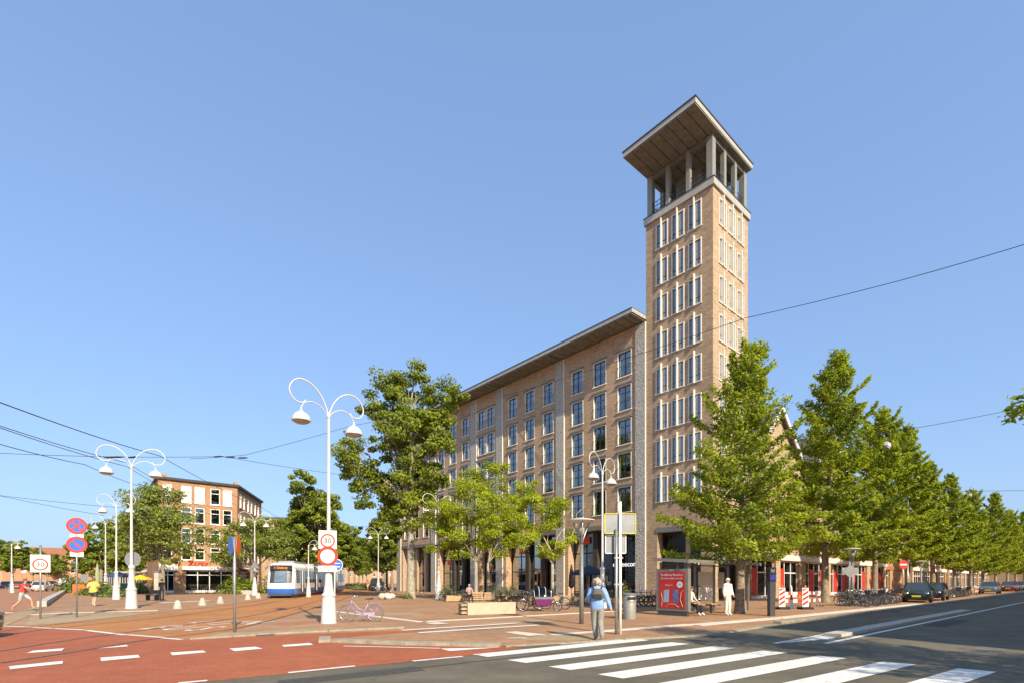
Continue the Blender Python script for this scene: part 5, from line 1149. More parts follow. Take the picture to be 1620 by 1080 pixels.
def set_tree(o, loc, rz, lean=0.0): o.location = loc; o.rotation_euler = (lean, 0, rz); return o
M_PTYRE = mat('pale_tyre', (.17,.155,.135), .8, var=.1)
bl = bike_proto('bicycle', M_LAV, M_PTYRE); set_tree(bl, (*AT(572,HORIZ,20.0).xy,0), math.pi+R(4), R(4)); tag(bl, 'lavender step-through bicycle standing alone beside the white lamp', 'bicycle')
pk = bike_proto('bicycle', M_BIKEK); pb = bike_proto('bicycle', M_BIKEB, M_RUBBER, True); pg = bike_proto('bicycle', M_BIKEG)
rn = random.Random(4); used = set()
def park(proto, loc, rz, label, group, lean):
    o = copy_tree(proto) if proto.name in used else proto; used.add(proto.name)
    set_tree(o, loc, rz, lean); tag(o, label, 'bicycle', group); return o
b0 = Vector((*AT(1352,HORIZ,31.5).xy,0))
for i in range(20):
    pr = [pk,pk,pg,pk,pk,pb,pk,pk,pb,pk,pg][i%11]; q = b0+DR*(.42*i)+DL*(rn.uniform(-.15,.15)+.5*(i%2))
    col = {pk:'black city bicycle in the roadside row under the trees', pb:'blue bicycle with black crate in the roadside row', pg:'grey city bicycle in the roadside row under the trees'}[pr]
    park(pr, q, BANG+R(-72)+rn.uniform(-.15,.15)+(math.pi if i % 3 == 0 else 0), col, 'bicycles parked in the roadside row', rn.uniform(-.12,.12))
b0 = Vector((*AT(1492,HORIZ,47).xy,0))
for i in range(14):
    park([pk,pg,pk,pk,pb,pk,pg,pk][i%8], b0+DR*(.7*i), BANG+R(-75)+rn.uniform(-.2,.2), {pk:'black bicycle in the farther cluster past the black cars', pg:'grey bicycle in the farther cluster past the black cars', pb:'blue crate bicycle in the farther cluster past the black cars'}[[pk,pg,pk,pk,pb,pk,pg,pk][i%8]], 'bicycles in the farther cluster', rn.uniform(-.1,.1))
b0 = Vector((*AT(1006,HORIZ,31.5).xy,0))
for i in range(6):
    pr = [pk,pk,pg,pk,pk,pb][i]; park(pr, b0+Vector((.34*i,.05*i,0)), R(200)+rn.uniform(-.25,.25)+(math.pi if i%2 else 0), {pk:'black bicycle parked between the waste bin and the bus shelter', pg:'grey bicycle parked between the waste bin and the bus shelter', pb:'blue crate bicycle parked against the back of the bus shelter'}[pr], 'bicycles by the bus shelter', rn.uniform(-.1,.1))
for i, (px, Y, rz) in enumerate([(879,28.5,R(170)),(838,28.2,R(200)),(660,62,R(20)),(652,64,R(60)),(616,70,R(80)),(611,72,R(100)),(925,33,R(20)),(935,33.4,R(50))]):
    park([pg,pk,pk,pg,pk,pg,pk,pk][i], (*AT(px,HORIZ,Y).xy,0), rz, ['slim grey bicycle standing right behind the cargo bicycle','black bicycle at the tail of the cargo bicycle','black bicycle leaning by the arcade behind the big tree','grey bicycle leaning by the arcade behind the big tree','black bicycle by the small black van','grey bicycle by the small black van','black bicycle at the terrace under the navy parasol','second black bicycle at the terrace under the navy parasol'][i], None, rn.uniform(-.1,.1))
# cargo bicycle with rain cover
cb = empty('cargo_bicycle', (*AT(857,HORIZ,26.8).xy,0), R(8), 'cargo bicycle with purple box and clear grey rain cover', 'bicycle')
M_PURP = mat('purple_shell', (.16,.03,.15), .4, var=.1); M_FOIL = glass_mat('rain_foil', (.22,.23,.22), .6, 1.6)
bx = MB(); bx.add([(-.30,-.24,.30),(.40,-.22,.30),(.40,.22,.30),(-.30,.24,.30),(-.42,-.34,.66),(.58,-.32,.66),(.58,.32,.66),(-.42,.34,.66)], [(3,2,1,0),(0,1,5,4),(1,2,6,5),(2,3,7,6),(3,0,4,7)]); bx.build('box', M_PURP, cb)
bx = MB(); bx.add([(-.425,-.345,.655),(.585,-.325,.655),(.585,.325,.655),(-.425,.345,.655),(-.44,-.35,.78),(.60,-.33,.78),(.60,.33,.78),(-.44,.35,.78)], [(0,1,5,4),(1,2,6,5),(2,3,7,6),(3,0,4,7)]); bx.build('box_rim', M_MGREY, cb)
cv = MB(); sec = [(-.46,.35,1.12),(-.2,.36,1.32),(.15,.35,1.30),(.45,.33,1.08),(.60,.32,.80)]; vs = []
for x, w_, zt in sec:
    for t in (0,.25,.5,.75,1): vs.append((x, w_*math.cos(math.pi*t), .78+(zt-.78)*math.sin(math.pi*t)**.6 if 0 < t < 1 else .78))
cv.add(vs, [(5*i+j,5*i+j+1,5*i+j+6,5*i+j+5) for i in range(4) for j in range(4)]); cv.build('rain_cover', M_FOIL, cb, True)
hb_ = MB()
for x, w_, zt in sec[:4]: hb_.tube([(x, w_*math.cos(math.pi*t/8), .78+(zt-.78)*math.sin(math.pi*t/8)**.6) for t in range(9)], .012, 5)
hb_.build('cover_hoops', M_WHITE, cb)
for c, r_ in (((.86,0,.26),.245),((-1.02,0,.34),.325)):
    w = MB().torus(c, (1,0,0), (0,0,1), r_, .024, 24, 6).build('wheel', M_RUBBER, cb, True); MB().torus(c,(1,0,0),(0,0,1),r_-.028,.010,24,4).build('rim', M_CHROME, w, True)
    sp = MB()
    for i in range(12): t = math.pi*2*i/12; sp.tube([c,(c[0]+(r_-.03)*math.cos(t),0,c[2]+(r_-.03)*math.sin(t))], .003, 3, False)
    sp.build('spokes', M_CHROME, w)
f = MB(); f.tube([(.86,0,.26),(.66,0,.62),(.60,0,.9)], .02, 6); f.tube([(.66,0,.45),(.3,0,.27),(-.5,0,.27),(-.62,0,.30)], .025, 6); f.tube([(-.62,0,.30),(-.78,0,.86)], .02, 6); f.tube([(-.62,0,.30),(-1.02,0,.34),(-.74,0,.74)], .014, 5); f.tube([(-.5,0,.27),(-.48,0,.98)], .02, 6); f.build('frame', M_BIKEK, cb, True)
MB().tube([(-.66,-.28,1.08),(-.5,-.1,1.10),(-.5,.1,1.10),(-.66,.28,1.08)], .015, 6).build('handlebar', M_BLACK, cb); MB().ball((-.82,0,.92),.13,.08,.035,10,6).build('saddle', M_BLACK, cb, True)
# ------------------------------------------------------------------ people
M_SKIN = mat('skin', (.52,.30,.20), .6, var=.05)
def cloth(n, c): return mat('cloth_'+n, c, .9, var=.15, vs=12)
def person(label, loc, rz, J, cl, hair, hair_style='short', s=1.0, group=None, sleeve='long', legs='long', shoes=None):
    """J: joint positions (x right, y forward = -y is behind?) local frame: the figure faces +y; cl = dict(top, legs, shoes)"""
    r = empty('person', loc, rz, label, 'person', group); r.scale = (s,)*3
    base = dict(pelvis=(0,0,.93), waist=(0,0,1.08), chest=(0,.0,1.30), neckb=(0,0,1.45), neck=(0,.01,1.51), head=(0,.02,1.60), crown=(0,.015,1.70),
        hipL=(-.095,0,.90), hipR=(.095,0,.90), kneeL=(-.10,.02,.50), kneeR=(.10,.02,.50), ankL=(-.10,-.02,.09), ankR=(.10,-.02,.09), toeL=(-.11,.16,.035), toeR=(.11,.16,.035),
        shL=(-.175,0,1.42), shR=(.175,0,1.42), elL=(-.23,-.02,1.14), elR=(.23,-.02,1.14), wrL=(-.25,.04,.90), wrR=(.25,.04,.90))
    base.update(J); b = base
    for S in 'LR':   # knuckles and fingers from the wrist, along the forearm
        w = Vector(b['wr'+S]); d = (w-Vector(b['el'+S])).normalized(); sd = -1 if S == 'L' else 1; side = d.cross(Vector((0,1,0)) if abs(d.y) < .8 else Vector((1,0,0))).normalized()
        b['palm'+S] = tuple(w+d*.07)
    rad = dict(pelvis=.135, waist=.125, chest=.145, neckb=.085, neck=.052, head=.088, crown=.062, hipL=.098, hipR=.098, kneeL=.064, kneeR=.064, ankL=.045, ankR=.045, toeL=.036, toeR=.036,
        shL=.068, shR=.068, elL=.050, elR=.050, wrL=.034, wrR=.034, palmL=.034, palmR=.034)
    if cl.get('wide'): rad.update(kneeL=.09, kneeR=.09, ankL=.075, ankR=.075, hipL=.115, hipR=.115)
    if cl.get('loose'): rad.update(chest=.185, waist=.185, pelvis=.16, shL=.095, shR=.095, elL=.08, elR=.08, wrL=.045, wrR=.045)
    if cl.get('stout'): rad.update(chest=.215, waist=.225, pelvis=.20, hipL=.125, hipR=.125, shL=.10, shR=.10)
    names = list(rad); ix = {n:i for i,n in enumerate(names)}
    E_ = [('pelvis','waist'),('waist','chest'),('chest','neckb'),('neckb','neck'),('neck','head'),('head','crown')]
    for S in 'LR': E_ += [('pelvis','hip'+S),('hip'+S,'knee'+S),('knee'+S,'ank'+S),('ank'+S,'toe'+S),('neckb','sh'+S),('sh'+S,'el'+S),('el'+S,'wr'+S),('wr'+S,'palm'+S)]
    vs = [b[n] for n in names]; rr = [rad[n] for n in names]; es = [(ix[a],ix[c]) for a,c in E_]
    for S in 'LR':   # five fingers of unequal length
        w = Vector(b['palm'+S]); d = (w-Vector(b['el'+S])).normalized(); ref = Vector((0,1,0)) if abs(d.y) < .8 else Vector((0,0,1)); a = (ref-d*ref.dot(d)).normalized(); c = d.cross(a)
        for k, (o, L) in enumerate(((-.030,.070),(-.010,.085),(.010,.09),(.030,.08))):
            p0 = w+a*o+d*.02; p1 = p0+d*L*.5; p2 = p0+d*L*.85+c*(.03 if S == 'L' else -.03)
            i0 = len(vs); vs += [tuple(p0),tuple(p1),tuple(p2)]; rr += [.011,.010,.008]; es += [(ix['palm'+S],i0),(i0,i0+1),(i0+1,i0+2)]; names += ['f']*3
        i0 = len(vs); vs += [tuple(w-d*.03+a*.045),tuple(w+d*.015+a*.06)]; rr += [.012,.009]; es += [(ix['palm'+S],i0),(i0,i0+1)]; names += ['f']*2
    me = bpy.data.meshes.new('body'); me.from_pydata(vs, es, []); ob = bpy.data.objects.new('body', me); COL.objects.link(ob)
    sk = ob.modifiers.new('skin','SKIN'); sk.use_smooth_shade = True; ob.modifiers.new('sub','SUBSURF').levels = 1
    if not me.skin_vertices: 
        bpy.context.view_layer.objects.active = ob
    lay = me.skin_vertices[0].data if me.skin_vertices else None
    if lay:
        for i, v in enumerate(lay): v.radius = (rr[i], rr[i]); v.use_root = (i == ix['pelvis'])
    dg = bpy.context.evaluated_depsgraph_get(); nm = bpy.data.meshes.new_from_object(ob.evaluated_get(dg)); bpy.data.objects.remove(ob)
    mats = [M_SKIN, cl['top'], cl['legs'], cl['shoes']]; nm.materials.clear()
    for m_ in mats: nm.materials.append(m_)
    segs = [(Vector(vs[a]),Vector(vs[c]),names[a],names[c]) for a,c in es]
    def which(p):
        bd = 9; bs = None
        for a, c, na, nb in segs:
            ab = c-a; t = max(0,min(1,(p-a).dot(ab)/max(ab.length_squared,1e-9))); dd = (p-a-ab*t).length
            if dd < bd: bd = dd; bs = (na,nb,t)
        na, nb, t = bs; k = na.rstrip('LR')+'-'+nb.rstrip('LR')
        if k in ('neckb-neck','neck-head','head-crown') or 'f' in (na,nb) or k == 'wr-palm' or k == 'f-f': return 0
        if k == 'ank-toe': return 3
        if k == 'knee-ank': return 2 if legs == 'long' else (3 if t > .92 else 0)
        if k == 'hip-knee': return 2 if legs == 'long' or t < .75 else 0
        if k == 'pelvis-hip': return 1 if cl.get('loose') and p.z > base['pelvis'][2]-.10 else 2
        if k == 'pelvis-waist': return 2 if t < .15 and not cl.get('loose') else 1
        if k == 'sh-el': return 1 if sleeve == 'long' or t < .6 else 0
        if k == 'el-wr': return 1 if sleeve == 'long' and t < .95 else 0
        return 1
    for pl in nm.polygons: pl.material_index = which(pl.center); pl.use_smooth = True
    body = put('body', nm, r)
    h = Vector(b['head']); up = (Vector(b['crown'])-Vector(b['neck'])).normalized(); hc = h+up*.035
    hm = MB()
    rs = random.Random(len(label))
    if hair_style == 'curly':
        for i in range(70):
            t = rs.uniform(0,2*math.pi); z = rs.uniform(-.6,1); q = math.sqrt(1-z*z); y = q*math.sin(t)
            if y > .45 and z < .35: continue
            hm.ball((hc.x+q*math.cos(t)*.092, hc.y-.012+y*.105, hc.z+.01+z*.105), rs.uniform(.026,.042), n=7, m=5)
    else:
        vv = []; 
        for i in range(7):
            ph = math.pi*i/6*.62
            for j in range(14):
                t = 2*math.pi*j/14; y = math.sin(ph)*math.sin(t); zz_ = math.cos(ph)
                drop = 1.0 if y < .2 else .72
                vv.append((hc.x+.098*math.sin(ph*drop)*math.cos(t), hc.y-.008+.112*math.sin(ph*drop)*math.sin(t), hc.z+.012+.118*math.cos(ph*drop)))
        hm.add(vv, [(i*14+j,i*14+(j+1)%14,(i+1)*14+(j+1)%14,(i+1)*14+j) for i in range(6) for j in range(14)])
    hm.build('hair', hair, r, True)
    fc = MB(); fc.ball((h.x,h.y+.098,h.z+.015),.014,.022,.022,8,6); fc.build('nose', M_SKIN, r, True)
    ey = MB()
    for sx_ in (-.032,.032): ey.ball((h.x+sx_,h.y+.086,h.z+.045),.011,.008,.007,8,5)
    ey.box(h.x-.025,h.x+.025,h.y+.083,h.y+.089,h.z-.032,h.z-.024); ey.build('face_features', mat('face_dark',(.12,.05,.04),.6,var=0), r, True)
    er = MB()
    for sx_ in (-.088,.088): er.ball((h.x+sx_,h.y,h.z+.02),.012,.022,.032,7,5)
    er.build('ears', M_SKIN, r, True)
    return r
GREYH = mat('grey_hair', (.42,.36,.28), .9, var=.3, vs=30); WHITEH = mat('white_hair', (.75,.70,.62), .9, var=.15, vs=30); DARKH = mat('dark_hair', (.03,.022,.018), .7, var=.3, vs=30); BROWNH = mat('brown_hair', (.14,.08,.04), .8, var=.3, vs=30)
SH_W = cloth('white_shoes', (.65,.63,.6)); SH_G = cloth('grey_shoes', (.25,.24,.23)); SH_D = cloth('dark_shoes', (.03,.03,.03))
p = G(945,1011.5)
person('person with curly grey hair in a light blue jacket walking away onto the square', (*p,0), R(-6),
  dict(hipL=(-.10,0,.88), hipR=(.10,0,.88), kneeL=(-.075,.10,.49), ankL=(-.04,-.02,.10), toeL=(-.05,.13,.035), kneeR=(.08,.0,.47), ankR=(.10,-.32,.22), toeR=(.11,-.30,.06), chest=(0,.04,1.28), neckb=(0,.05,1.42), neck=(0,.07,1.47), head=(0,.09,1.55), crown=(0,.09,1.63), shL=(-.18,.04,1.38), shR=(.18,.04,1.38), elL=(-.24,.06,1.13), wrL=(-.20,.24,1.05), elR=(.27,-.06,1.12), wrR=(.35,-.10,.90)),
  dict(top=cloth('light_blue', (.22,.37,.62)), legs=cloth('grey_trousers', (.27,.25,.215)), shoes=SH_G, loose=True, wide=True), GREYH, 'curly', 1.0)
bp = empty('backpack', (*p,0), R(-6), 'small black and grey backpack on the back of the walking person in blue', 'backpack')
m_ = MB(); vs = []; 
for z, w_, d_ in ((1.13,.11,.06),(1.16,.16,.11),(1.27,.17,.13),(1.36,.14,.11),(1.42,.07,.06)):
    for j in range(12): t = 2*math.pi*j/12; vs.append((w_*math.cos(t), -.17+.5*d_*math.sin(t)*1.3, z))
m_.add(vs, [(i*12+j,i*12+(j+1)%12,(i+1)*12+(j+1)%12,(i+1)*12+j) for i in range(4) for j in range(12)]+[tuple(range(12))[::-1],tuple(range(48,60))]); m_.build('bag', cloth('bag_grey', (.11,.10,.095)), bp, True)
st_ = MB()
for s in (-1,1): st_.tube([(s*.09,-.13,1.40),(s*.13,-.05,1.48),(s*.145,.06,1.485),(s*.14,.19,1.38),(s*.15,.14,1.2),(s*.12,-.12,1.16)], .018, 5)
st_.build('strap', SH_D, bp); MB().box(-.1,.1,-.262,-.25,1.17,1.27).build('pocket', SH_D, bp)
person('person in all-white clothes standing by the shelter, turned towards the road', (*G(1151,972.5),0), R(205), dict(elL=(-.22,.02,1.14), wrL=(-.18,.16,.96), kneeL=(-.09,.03,.5)), dict(top=cloth('white_shirt', (.72,.69,.62)), legs=cloth('cream_trousers', (.66,.62,.54)), shoes=SH_W, loose=True, wide=True), WHITEH, 'short', 1.0)
O_SH = Vector((7.0,24.2,0))
ps = O_SH+DR*.85+DL*(-1.2)
person('person in wide black trousers sitting in the bus shelter behind the poster box', (*ps.xy,0), BANG+math.pi, dict(pelvis=(0,0,.54), waist=(0,0,.70), chest=(0,.02,.92), neckb=(0,.03,1.07), neck=(0,.05,1.13), head=(0,.07,1.21), crown=(0,.07,1.31), hipL=(-.11,.04,.52), hipR=(.11,.04,.52), kneeL=(-.13,.46,.50), kneeR=(.13,.46,.50), ankL=(-.13,.52,.10), ankR=(.15,.50,.10), toeL=(-.14,.68,.035), toeR=(.17,.66,.035), shL=(-.175,.03,1.04), shR=(.175,.03,1.04), elL=(-.22,.10,.80), elR=(.22,.10,.80), wrL=(-.13,.32,.64), wrR=(.13,.32,.64)), dict(top=cloth('cream_knit', (.6,.55,.45)), legs=cloth('black_trousers', (.02,.02,.022)), shoes=SH_W, wide=True), BROWNH)
person('person in black clothes and cap standing behind the stone post, back turned', (*AT(256,HORIZ,40.2).xy,0), R(10), dict(elL=(-.24,.06,1.15), wrL=(-.12,.24,1.12), elR=(.24,.06,1.15), wrR=(.12,.24,1.12)), dict(top=cloth('black_top', (.02,.02,.022)), legs=cloth('dark_jeans', (.025,.025,.03)), shoes=SH_D), DARKH)
run = dict(hipL=(-.10,0,.88), hipR=(.10,0,.88), kneeL=(-.10,.24,.56), ankL=(-.10,.12,.16), toeL=(-.11,.28,.10), kneeR=(.10,-.02,.47), ankR=(.11,-.16,.09), toeR=(.12,-.0,.035), elL=(-.27,-.16,1.16), wrL=(-.20,.06,1.06), elR=(.27,.10,1.16), wrR=(.16,.28,1.14))
person('stout jogger in a yellow-green shirt and dark shorts, running away', (*G(148,958.5),0), R(15), run, dict(top=cloth('lime', (.60,.66,.10)), legs=cloth('dark_shorts', (.06,.065,.07)), shoes=SH_W, loose=True, stout=True), BROWNH, 'short', 1.03, None, 'short', 'shorts')
run2 = dict(run, kneeL=(-.10,.34,.60), ankL=(-.10,.38,.20), toeL=(-.10,.53,.18), kneeR=(.10,-.10,.48), ankR=(.10,-.42,.20), toeR=(.10,-.40,.04), chest=(0,.05,1.28), neckb=(0,.08,1.43), neck=(0,.10,1.49), head=(0,.12,1.58), crown=(0,.12,1.68), shL=(-.18,.08,1.40), shR=(.18,.08,1.40), elR=(.27,.30,1.25), wrR=(.2,.5,1.2))
person('runner in a red shirt and pale shorts crossing the brick street', (*G(36,966),0), R(-78), run2, dict(top=cloth('red_shirt', (.68,.06,.05)), legs=cloth('pale_shorts', (.45,.52,.50)), shoes=cloth('tan_shoes', (.4,.28,.2))), BROWNH, 'short', 1.0, None, 'short', 'shorts')
walk = dict(kneeL=(-.10,.12,.5), ankL=(-.10,.18,.09), toeL=(-.11,.34,.05), kneeR=(.10,-.05,.5), ankR=(.10,-.22,.12), toeR=(.10,-.10,.035))
person('person in an orange top walking down the tram street', (*AT(582,HORIZ,80).xy,0), R(170), walk, dict(top=cloth('orange_top', (.6,.16,.06)), legs=cloth('white_skirt', (.6,.58,.54)), shoes=SH_W), BROWNH)
person('person in a salmon top walking beside the one in orange', (*AT(587,HORIZ,79).xy,0), R(185), walk, dict(top=cloth('salmon_top', (.55,.24,.14)), legs=cloth('white_skirt', (.6,.58,.54)), shoes=SH_W), DARKH, 'short', .97)
sit = dict(pelvis=(0,0,.54), waist=(0,0,.70), chest=(0,.02,.92), neckb=(0,.03,1.07), neck=(0,.05,1.13), head=(0,.07,1.21), crown=(0,.07,1.31), hipL=(-.11,.04,.52), hipR=(.11,.04,.52), kneeL=(-.13,.46,.50), kneeR=(.13,.46,.50), ankL=(-.13,.50,.10), ankR=(.13,.50,.10), toeL=(-.14,.66,.035), toeR=(.14,.66,.035), shL=(-.175,.03,1.04), shR=(.175,.03,1.04), elL=(-.22,.14,.82), elR=(.22,.14,.82), wrL=(-.13,.38,.78), wrR=(.13,.38,.78))
person('person in a pinkish top seated at a terrace table near the pallet planters', (*AT(742,HORIZ,37).xy,0), R(200), sit, dict(top=cloth('pink_top', (.5,.30,.26)), legs=cloth('dark_jeans', (.025,.025,.03)), shoes=SH_D), GREYH)
person('person in light clothes on the terrace beside the dark blue parasol', (*AT(184,HORIZ,50).xy,0), R(190), walk, dict(top=cloth('pale_top', (.55,.50,.46)), legs=cloth('tan_trousers', (.35,.2,.1)), shoes=SH_D), BROWNH)
person('passer-by in a dark jacket near the small black van', (*AT(606,HORIZ,72).xy,0), R(150), walk, dict(top=cloth('navy_top', (.03,.035,.06)), legs=cloth('dark_jeans', (.025,.025,.03)), shoes=SH_D), DARKH)
# ------------------------------------------------------------------ bus shelter
M_SHEL = mat('shelter_grey', (.24,.225,.19), .5, .3, var=.1); M_POST2 = mat('poster_red', (.55,.02,.015), .35, var=.25, vs=1.5)
sh = empty('bus_shelter', O_SH, BANG, 'grey glass bus shelter with an illuminated-type red phone poster on its end', 'bus shelter'); sh['label'] = 'grey glass bus shelter with a red phone poster box at its end'
lb = MB().box(-.12,.12,-1.66,0,.22,2.18).build('poster_box', M_SHEL, sh); MB().box(-.10,.10,-1.6,-.06,.0,.22).build('plinth', M_DGREY, sh)
po = MB().box(-.135,-.121,-1.5,-.16,.34,2.06).build('poster', M_POST2, sh)
def tx(body, size, y, z, m=M_WHITE, al='CENTER', par=po): return text('lettering', body, size, m, par, (-.139,y,z), (R(90),0,R(-90)), .001, al)
tx('Vodafone Runners', .155, -.83, 1.90); tx('De beste deals voor jou', .115, -.83, 1.74); tx('iPhone 14', .095, -.68, 1.42); tx('JCDecaux', .06, -.83, 2.12, M_WHITE, 'CENTER', lb)
MB().lathe([(.15,0),(.15,.004)], 20, (-.136,-1.25,1.45), 0, (Vector((0,1,0)),Vector((0,0,1)),Vector((-1,0,0)))).build('price_disc', M_WHITE, po); text('lettering', '5G', .12, M_MGREY, po, (-.142,-1.25,1.45), (R(90),0,R(-90)), .001)
M_PH1 = mat('phone_blue', (.33,.45,.62), .3, var=.1); M_PH2 = mat('phone_screen', (.12,.16,.40), .3, var=.6, vs=6); M_LINE = mat('poster_line', (.75,.45,.38), .5, var=.1)
for y, m_, t in ((-.54,M_PH1,.03),(-1.06,M_PH2,-.03)): MB().add([(-.139,y+.14,.62),(-.139,y-.14,.62),(-.139,y-.14-t,1.22),(-.139,y+.14-t,1.18)], [(0,1,2,3)]).build('phone_print', m_, po)
ln = MB(); ln.tube([(-.138,-.30,.42),(-.138,-.34,.75),(-.138,-.28,1.05),(-.138,-.48,1.15)], .012, 4); ln.tube([(-.138,-1.40,.42),(-.138,-1.28,.75),(-.138,-1.32,1.1),(-.138,-1.45,1.2)], .012, 4); ln.tube([(-.138,-.5,.4),(-.138,-.7,.54),(-.138,-1.0,.54),(-.138,-1.2,.4)], .012, 4); ln.build('shoe_outline', M_LINE, po)
MB().add([(-.15,-1.6,.3),(-.15,-.1,.3),(-.15,-.1,2.1),(-.15,-1.6,2.1)], [(0,1,2,3)]).build('cover_glass', M_CLEAR, sh)
rf = MB(); rf.add([(-.25,-1.75,2.44),(7.3,-1.75,2.44),(7.3,.12,2.58),(-.25,.12,2.58),(-.25,-1.75,2.60),(7.3,-1.75,2.60),(7.3,.12,2.72),(-.25,.12,2.72)], [(3,2,1,0),(4,5,6,7),(0,1,5,4),(1,2,6,5),(2,3,7,6),(3,0,4,7)]); rf.build('roof', M_SHEL, sh)
for x, y in ((.25,-.02),(1.75,-.02),(3.4,-.02),(5.4,-.02),(7.0,-.02),(.3,-1.3),(6.9,-1.2)): MB().box(x-.05,x+.05,y-.05,y+.05,0,2.52).build('post', M_SHEL, sh)
for a, b in ((.31,1.69),(1.81,3.34),(3.46,5.34),(5.46,6.94)):
    MB().add([(a,0,.3),(b,0,.3),(b,0,2.4),(a,0,2.4)], [(0,1,2,3)]).build('pane', M_CLEAR, sh); MB().box(a,b,-.03,.03,.24,.3).build('rail', M_SHEL, sh); MB().box(a,b,-.03,.03,2.4,2.46).build('rail', M_SHEL, sh)
MB().box(3.7,5.2,-.05,-.03,1.35,2.1).build('route_map', M_WHITE, sh); MB().box(3.7,5.2,-.05,-.03,.62,1.3).build('route_map', M_WHITE, sh); MB().box(5.8,6.5,-.05,-.03,1.2,2.1).build('timetable', M_CURT, sh)
MB().box(.35,3.2,-1.36,-.98,.44,.49).build('bench', M_WOOD, sh)
for x in (.6,2.9): MB().box(x-.03,x+.03,-1.22,-1.12,0,.44).build('bench_leg', M_DGREY, sh)
fl = MB().box(3.6,4.2,-1.0,-.96,2.72,3.05).build('stop_flag', M_WHITE, sh); MB().box(3.66,4.14,-1.02,-1.005,2.78,2.92).build('stop_name', M_BLUE, fl); MB().bar((4.15,-.98,2.5),(4.15,-.98,3.1),.05).build('flag_post', M_WHITE, fl)
# info post
ip = empty('information_post', (*G(1220,973.5),0), R(15), 'slim dark grey travel information post with a blue screen', 'information post')
MB().box(-.14,.14,-.09,.09,0,1.6).build('column', M_DGREY, ip)
hd = MB().box(-.18,.18,-.11,.11,1.6,2.25).build('display_housing', M_BLACK, ip); M_SCR = mat('screen_blue', (.06,.05,.30), .25, var=.3, vs=4); MB().box(-.15,.15,-.118,-.111,1.66,1.9).build('screen', M_SCR, hd); text('lettering', 'Bus 15\n3 min', .075, M_WHITE, hd, (0,-.115,2.08), (R(90),0,0), .001)
# roadworks boards
def beacon(px, label):
    q = AT(px, HORIZ, 28.6); o = empty('beacon_board', (q.x,q.y,0), R(10), label, 'road barrier'); MB().box(-.35,.35,-.25,.25,0,.12).build('foot', M_RUBBER, o)
    b = MB().box(-.2,.2,-.02,.02,.14,1.22).build('board', M_WHITE, o)
    for i in range(4):
        z = .2+.27*i; MB().add([(-.18,-.023,z),(.18,-.023,z+.2),(.18,-.023,z+.34 if i < 3 else 1.19),(-.18,-.023,z+.14)], [(0,1,2,3)]).build('red_stripe', M_RED, b)
    MB().lathe([(.03,0),(.06,.05),(.05,.14),(.01,.16)], 10, (0,0,1.22)).build('lamp', M_ORANGE, o)
beacon(1237, 'red and white striped beacon board nearest the bus shelter'); beacon(1274, 'red and white striped beacon board beside the tree trunk')
def fence(px, Y, rz, label, L=2.0):
    q = AT(px, HORIZ, Y); o = empty('barrier_fence', (q.x,q.y,0), rz, label, 'road barrier')
    for z in (.75,.3):
        MB().box(-L/2,L/2,-.015,.015,z,z+.2).build('plank', M_RED, o)
        for i in range(3): x = -L/2+L*(i+.4)/3; MB().box(x,x+L*.15,-.02,.02,z+.005,z+.195).build('white_stripe', M_WHITE, o)
    for x in (-L/2+.1,L/2-.1): MB().tube([(x,.0,0),(x,.0,1.1)], .025, 6).build('upright', M_GALV, o)
    for x in (-L/2+.1,L/2-.1): MB().bar((x-.02,-.25,.03),(x-.02,.25,.03),.05).build('foot', M_RUBBER, o)
fence(1256, 30.4, R(14), 'red and white plank barrier between the two beacon boards'); fence(1287, 31.5, R(35), 'red and white plank barrier leading to the tree trunk')
fence(1545, 58, BANG, 'red and white plank barrier far along the road verge', 2.4)
tp_ = empty('tripod', (*AT(1291,HORIZ,30).xy,0), 0, 'metal survey tripod standing at the roadworks', 'tripod')
for t in (.3,2.4,4.5): MB().tube([(0,0,.95),(.38*math.cos(t),.38*math.sin(t),0)], .022, 5).build('leg', M_GALV, tp_)
MB().lathe([(.10,.92),(.10,.98),(.04,1.02)], 10).build('head', M_GALV, tp_)
q = AT(1252,HORIZ,29.4); o = empty('marker_cone', (q.x,q.y,0), 0, 'slim white marker cone between the beacon boards', 'traffic cone'); MB().lathe([(.16,0),(.16,.04),(.10,.06),(.04,1.2),(.02,1.35)], 12).build('cone', M_WHITE, o, 'auto'); MB().lathe([(.078,.5),(.062,.8)], 12).build('band', M_RED, o)
# waste bin
wb = empty('waste_bin', (*G(996,978.5),0), R(10), 'grey metal waste bin with a slot near the sign posts', 'waste bin'); M_BIN = mat('bin_steel', (.36,.35,.31), .5, .4, var=.12, vs=8)
MB().lathe([(.26,0),(.27,.05),(.27,.98),(.26,1.0)], 20).build('body', M_BIN, wb, 'auto'); MB().lathe([(.285,1.0),(.285,1.05),(.22,1.1),(.05,1.12)], 20).build('lid', M_MGREY, wb, 'auto'); MB().box(-.17,.17,-.29,-.2,.84,.95).build('slot', M_BLACK, wb); MB().box(-.12,.12,-.285,-.25,.74,.76).build('label_strip', M_MGREY, wb)
# concrete bench
a = Vector((*G(740,972),0)); cbn = empty('concrete_bench', a, BANG+R(-14), 'long sand-coloured concrete block bench with a slatted wooden end', 'bench'); M_SAND = mat('sand_concrete', (.52,.40,.28), .85, var=.12, vs=3, bmp=.3)
MB().prism([(0,0),(2.55,0),(2.55,.55),(0,.55)], 0, .56).build('block', M_SAND, cbn)
for z in (.06,.24,.42): MB().box(-.30,-.02,.05,.5,z,z+.1).build('slat', M_WOOD, cbn)
MB().box(-.28,-.05,.1,.45,0,.52).build('end_frame', M_DGREY, cbn)
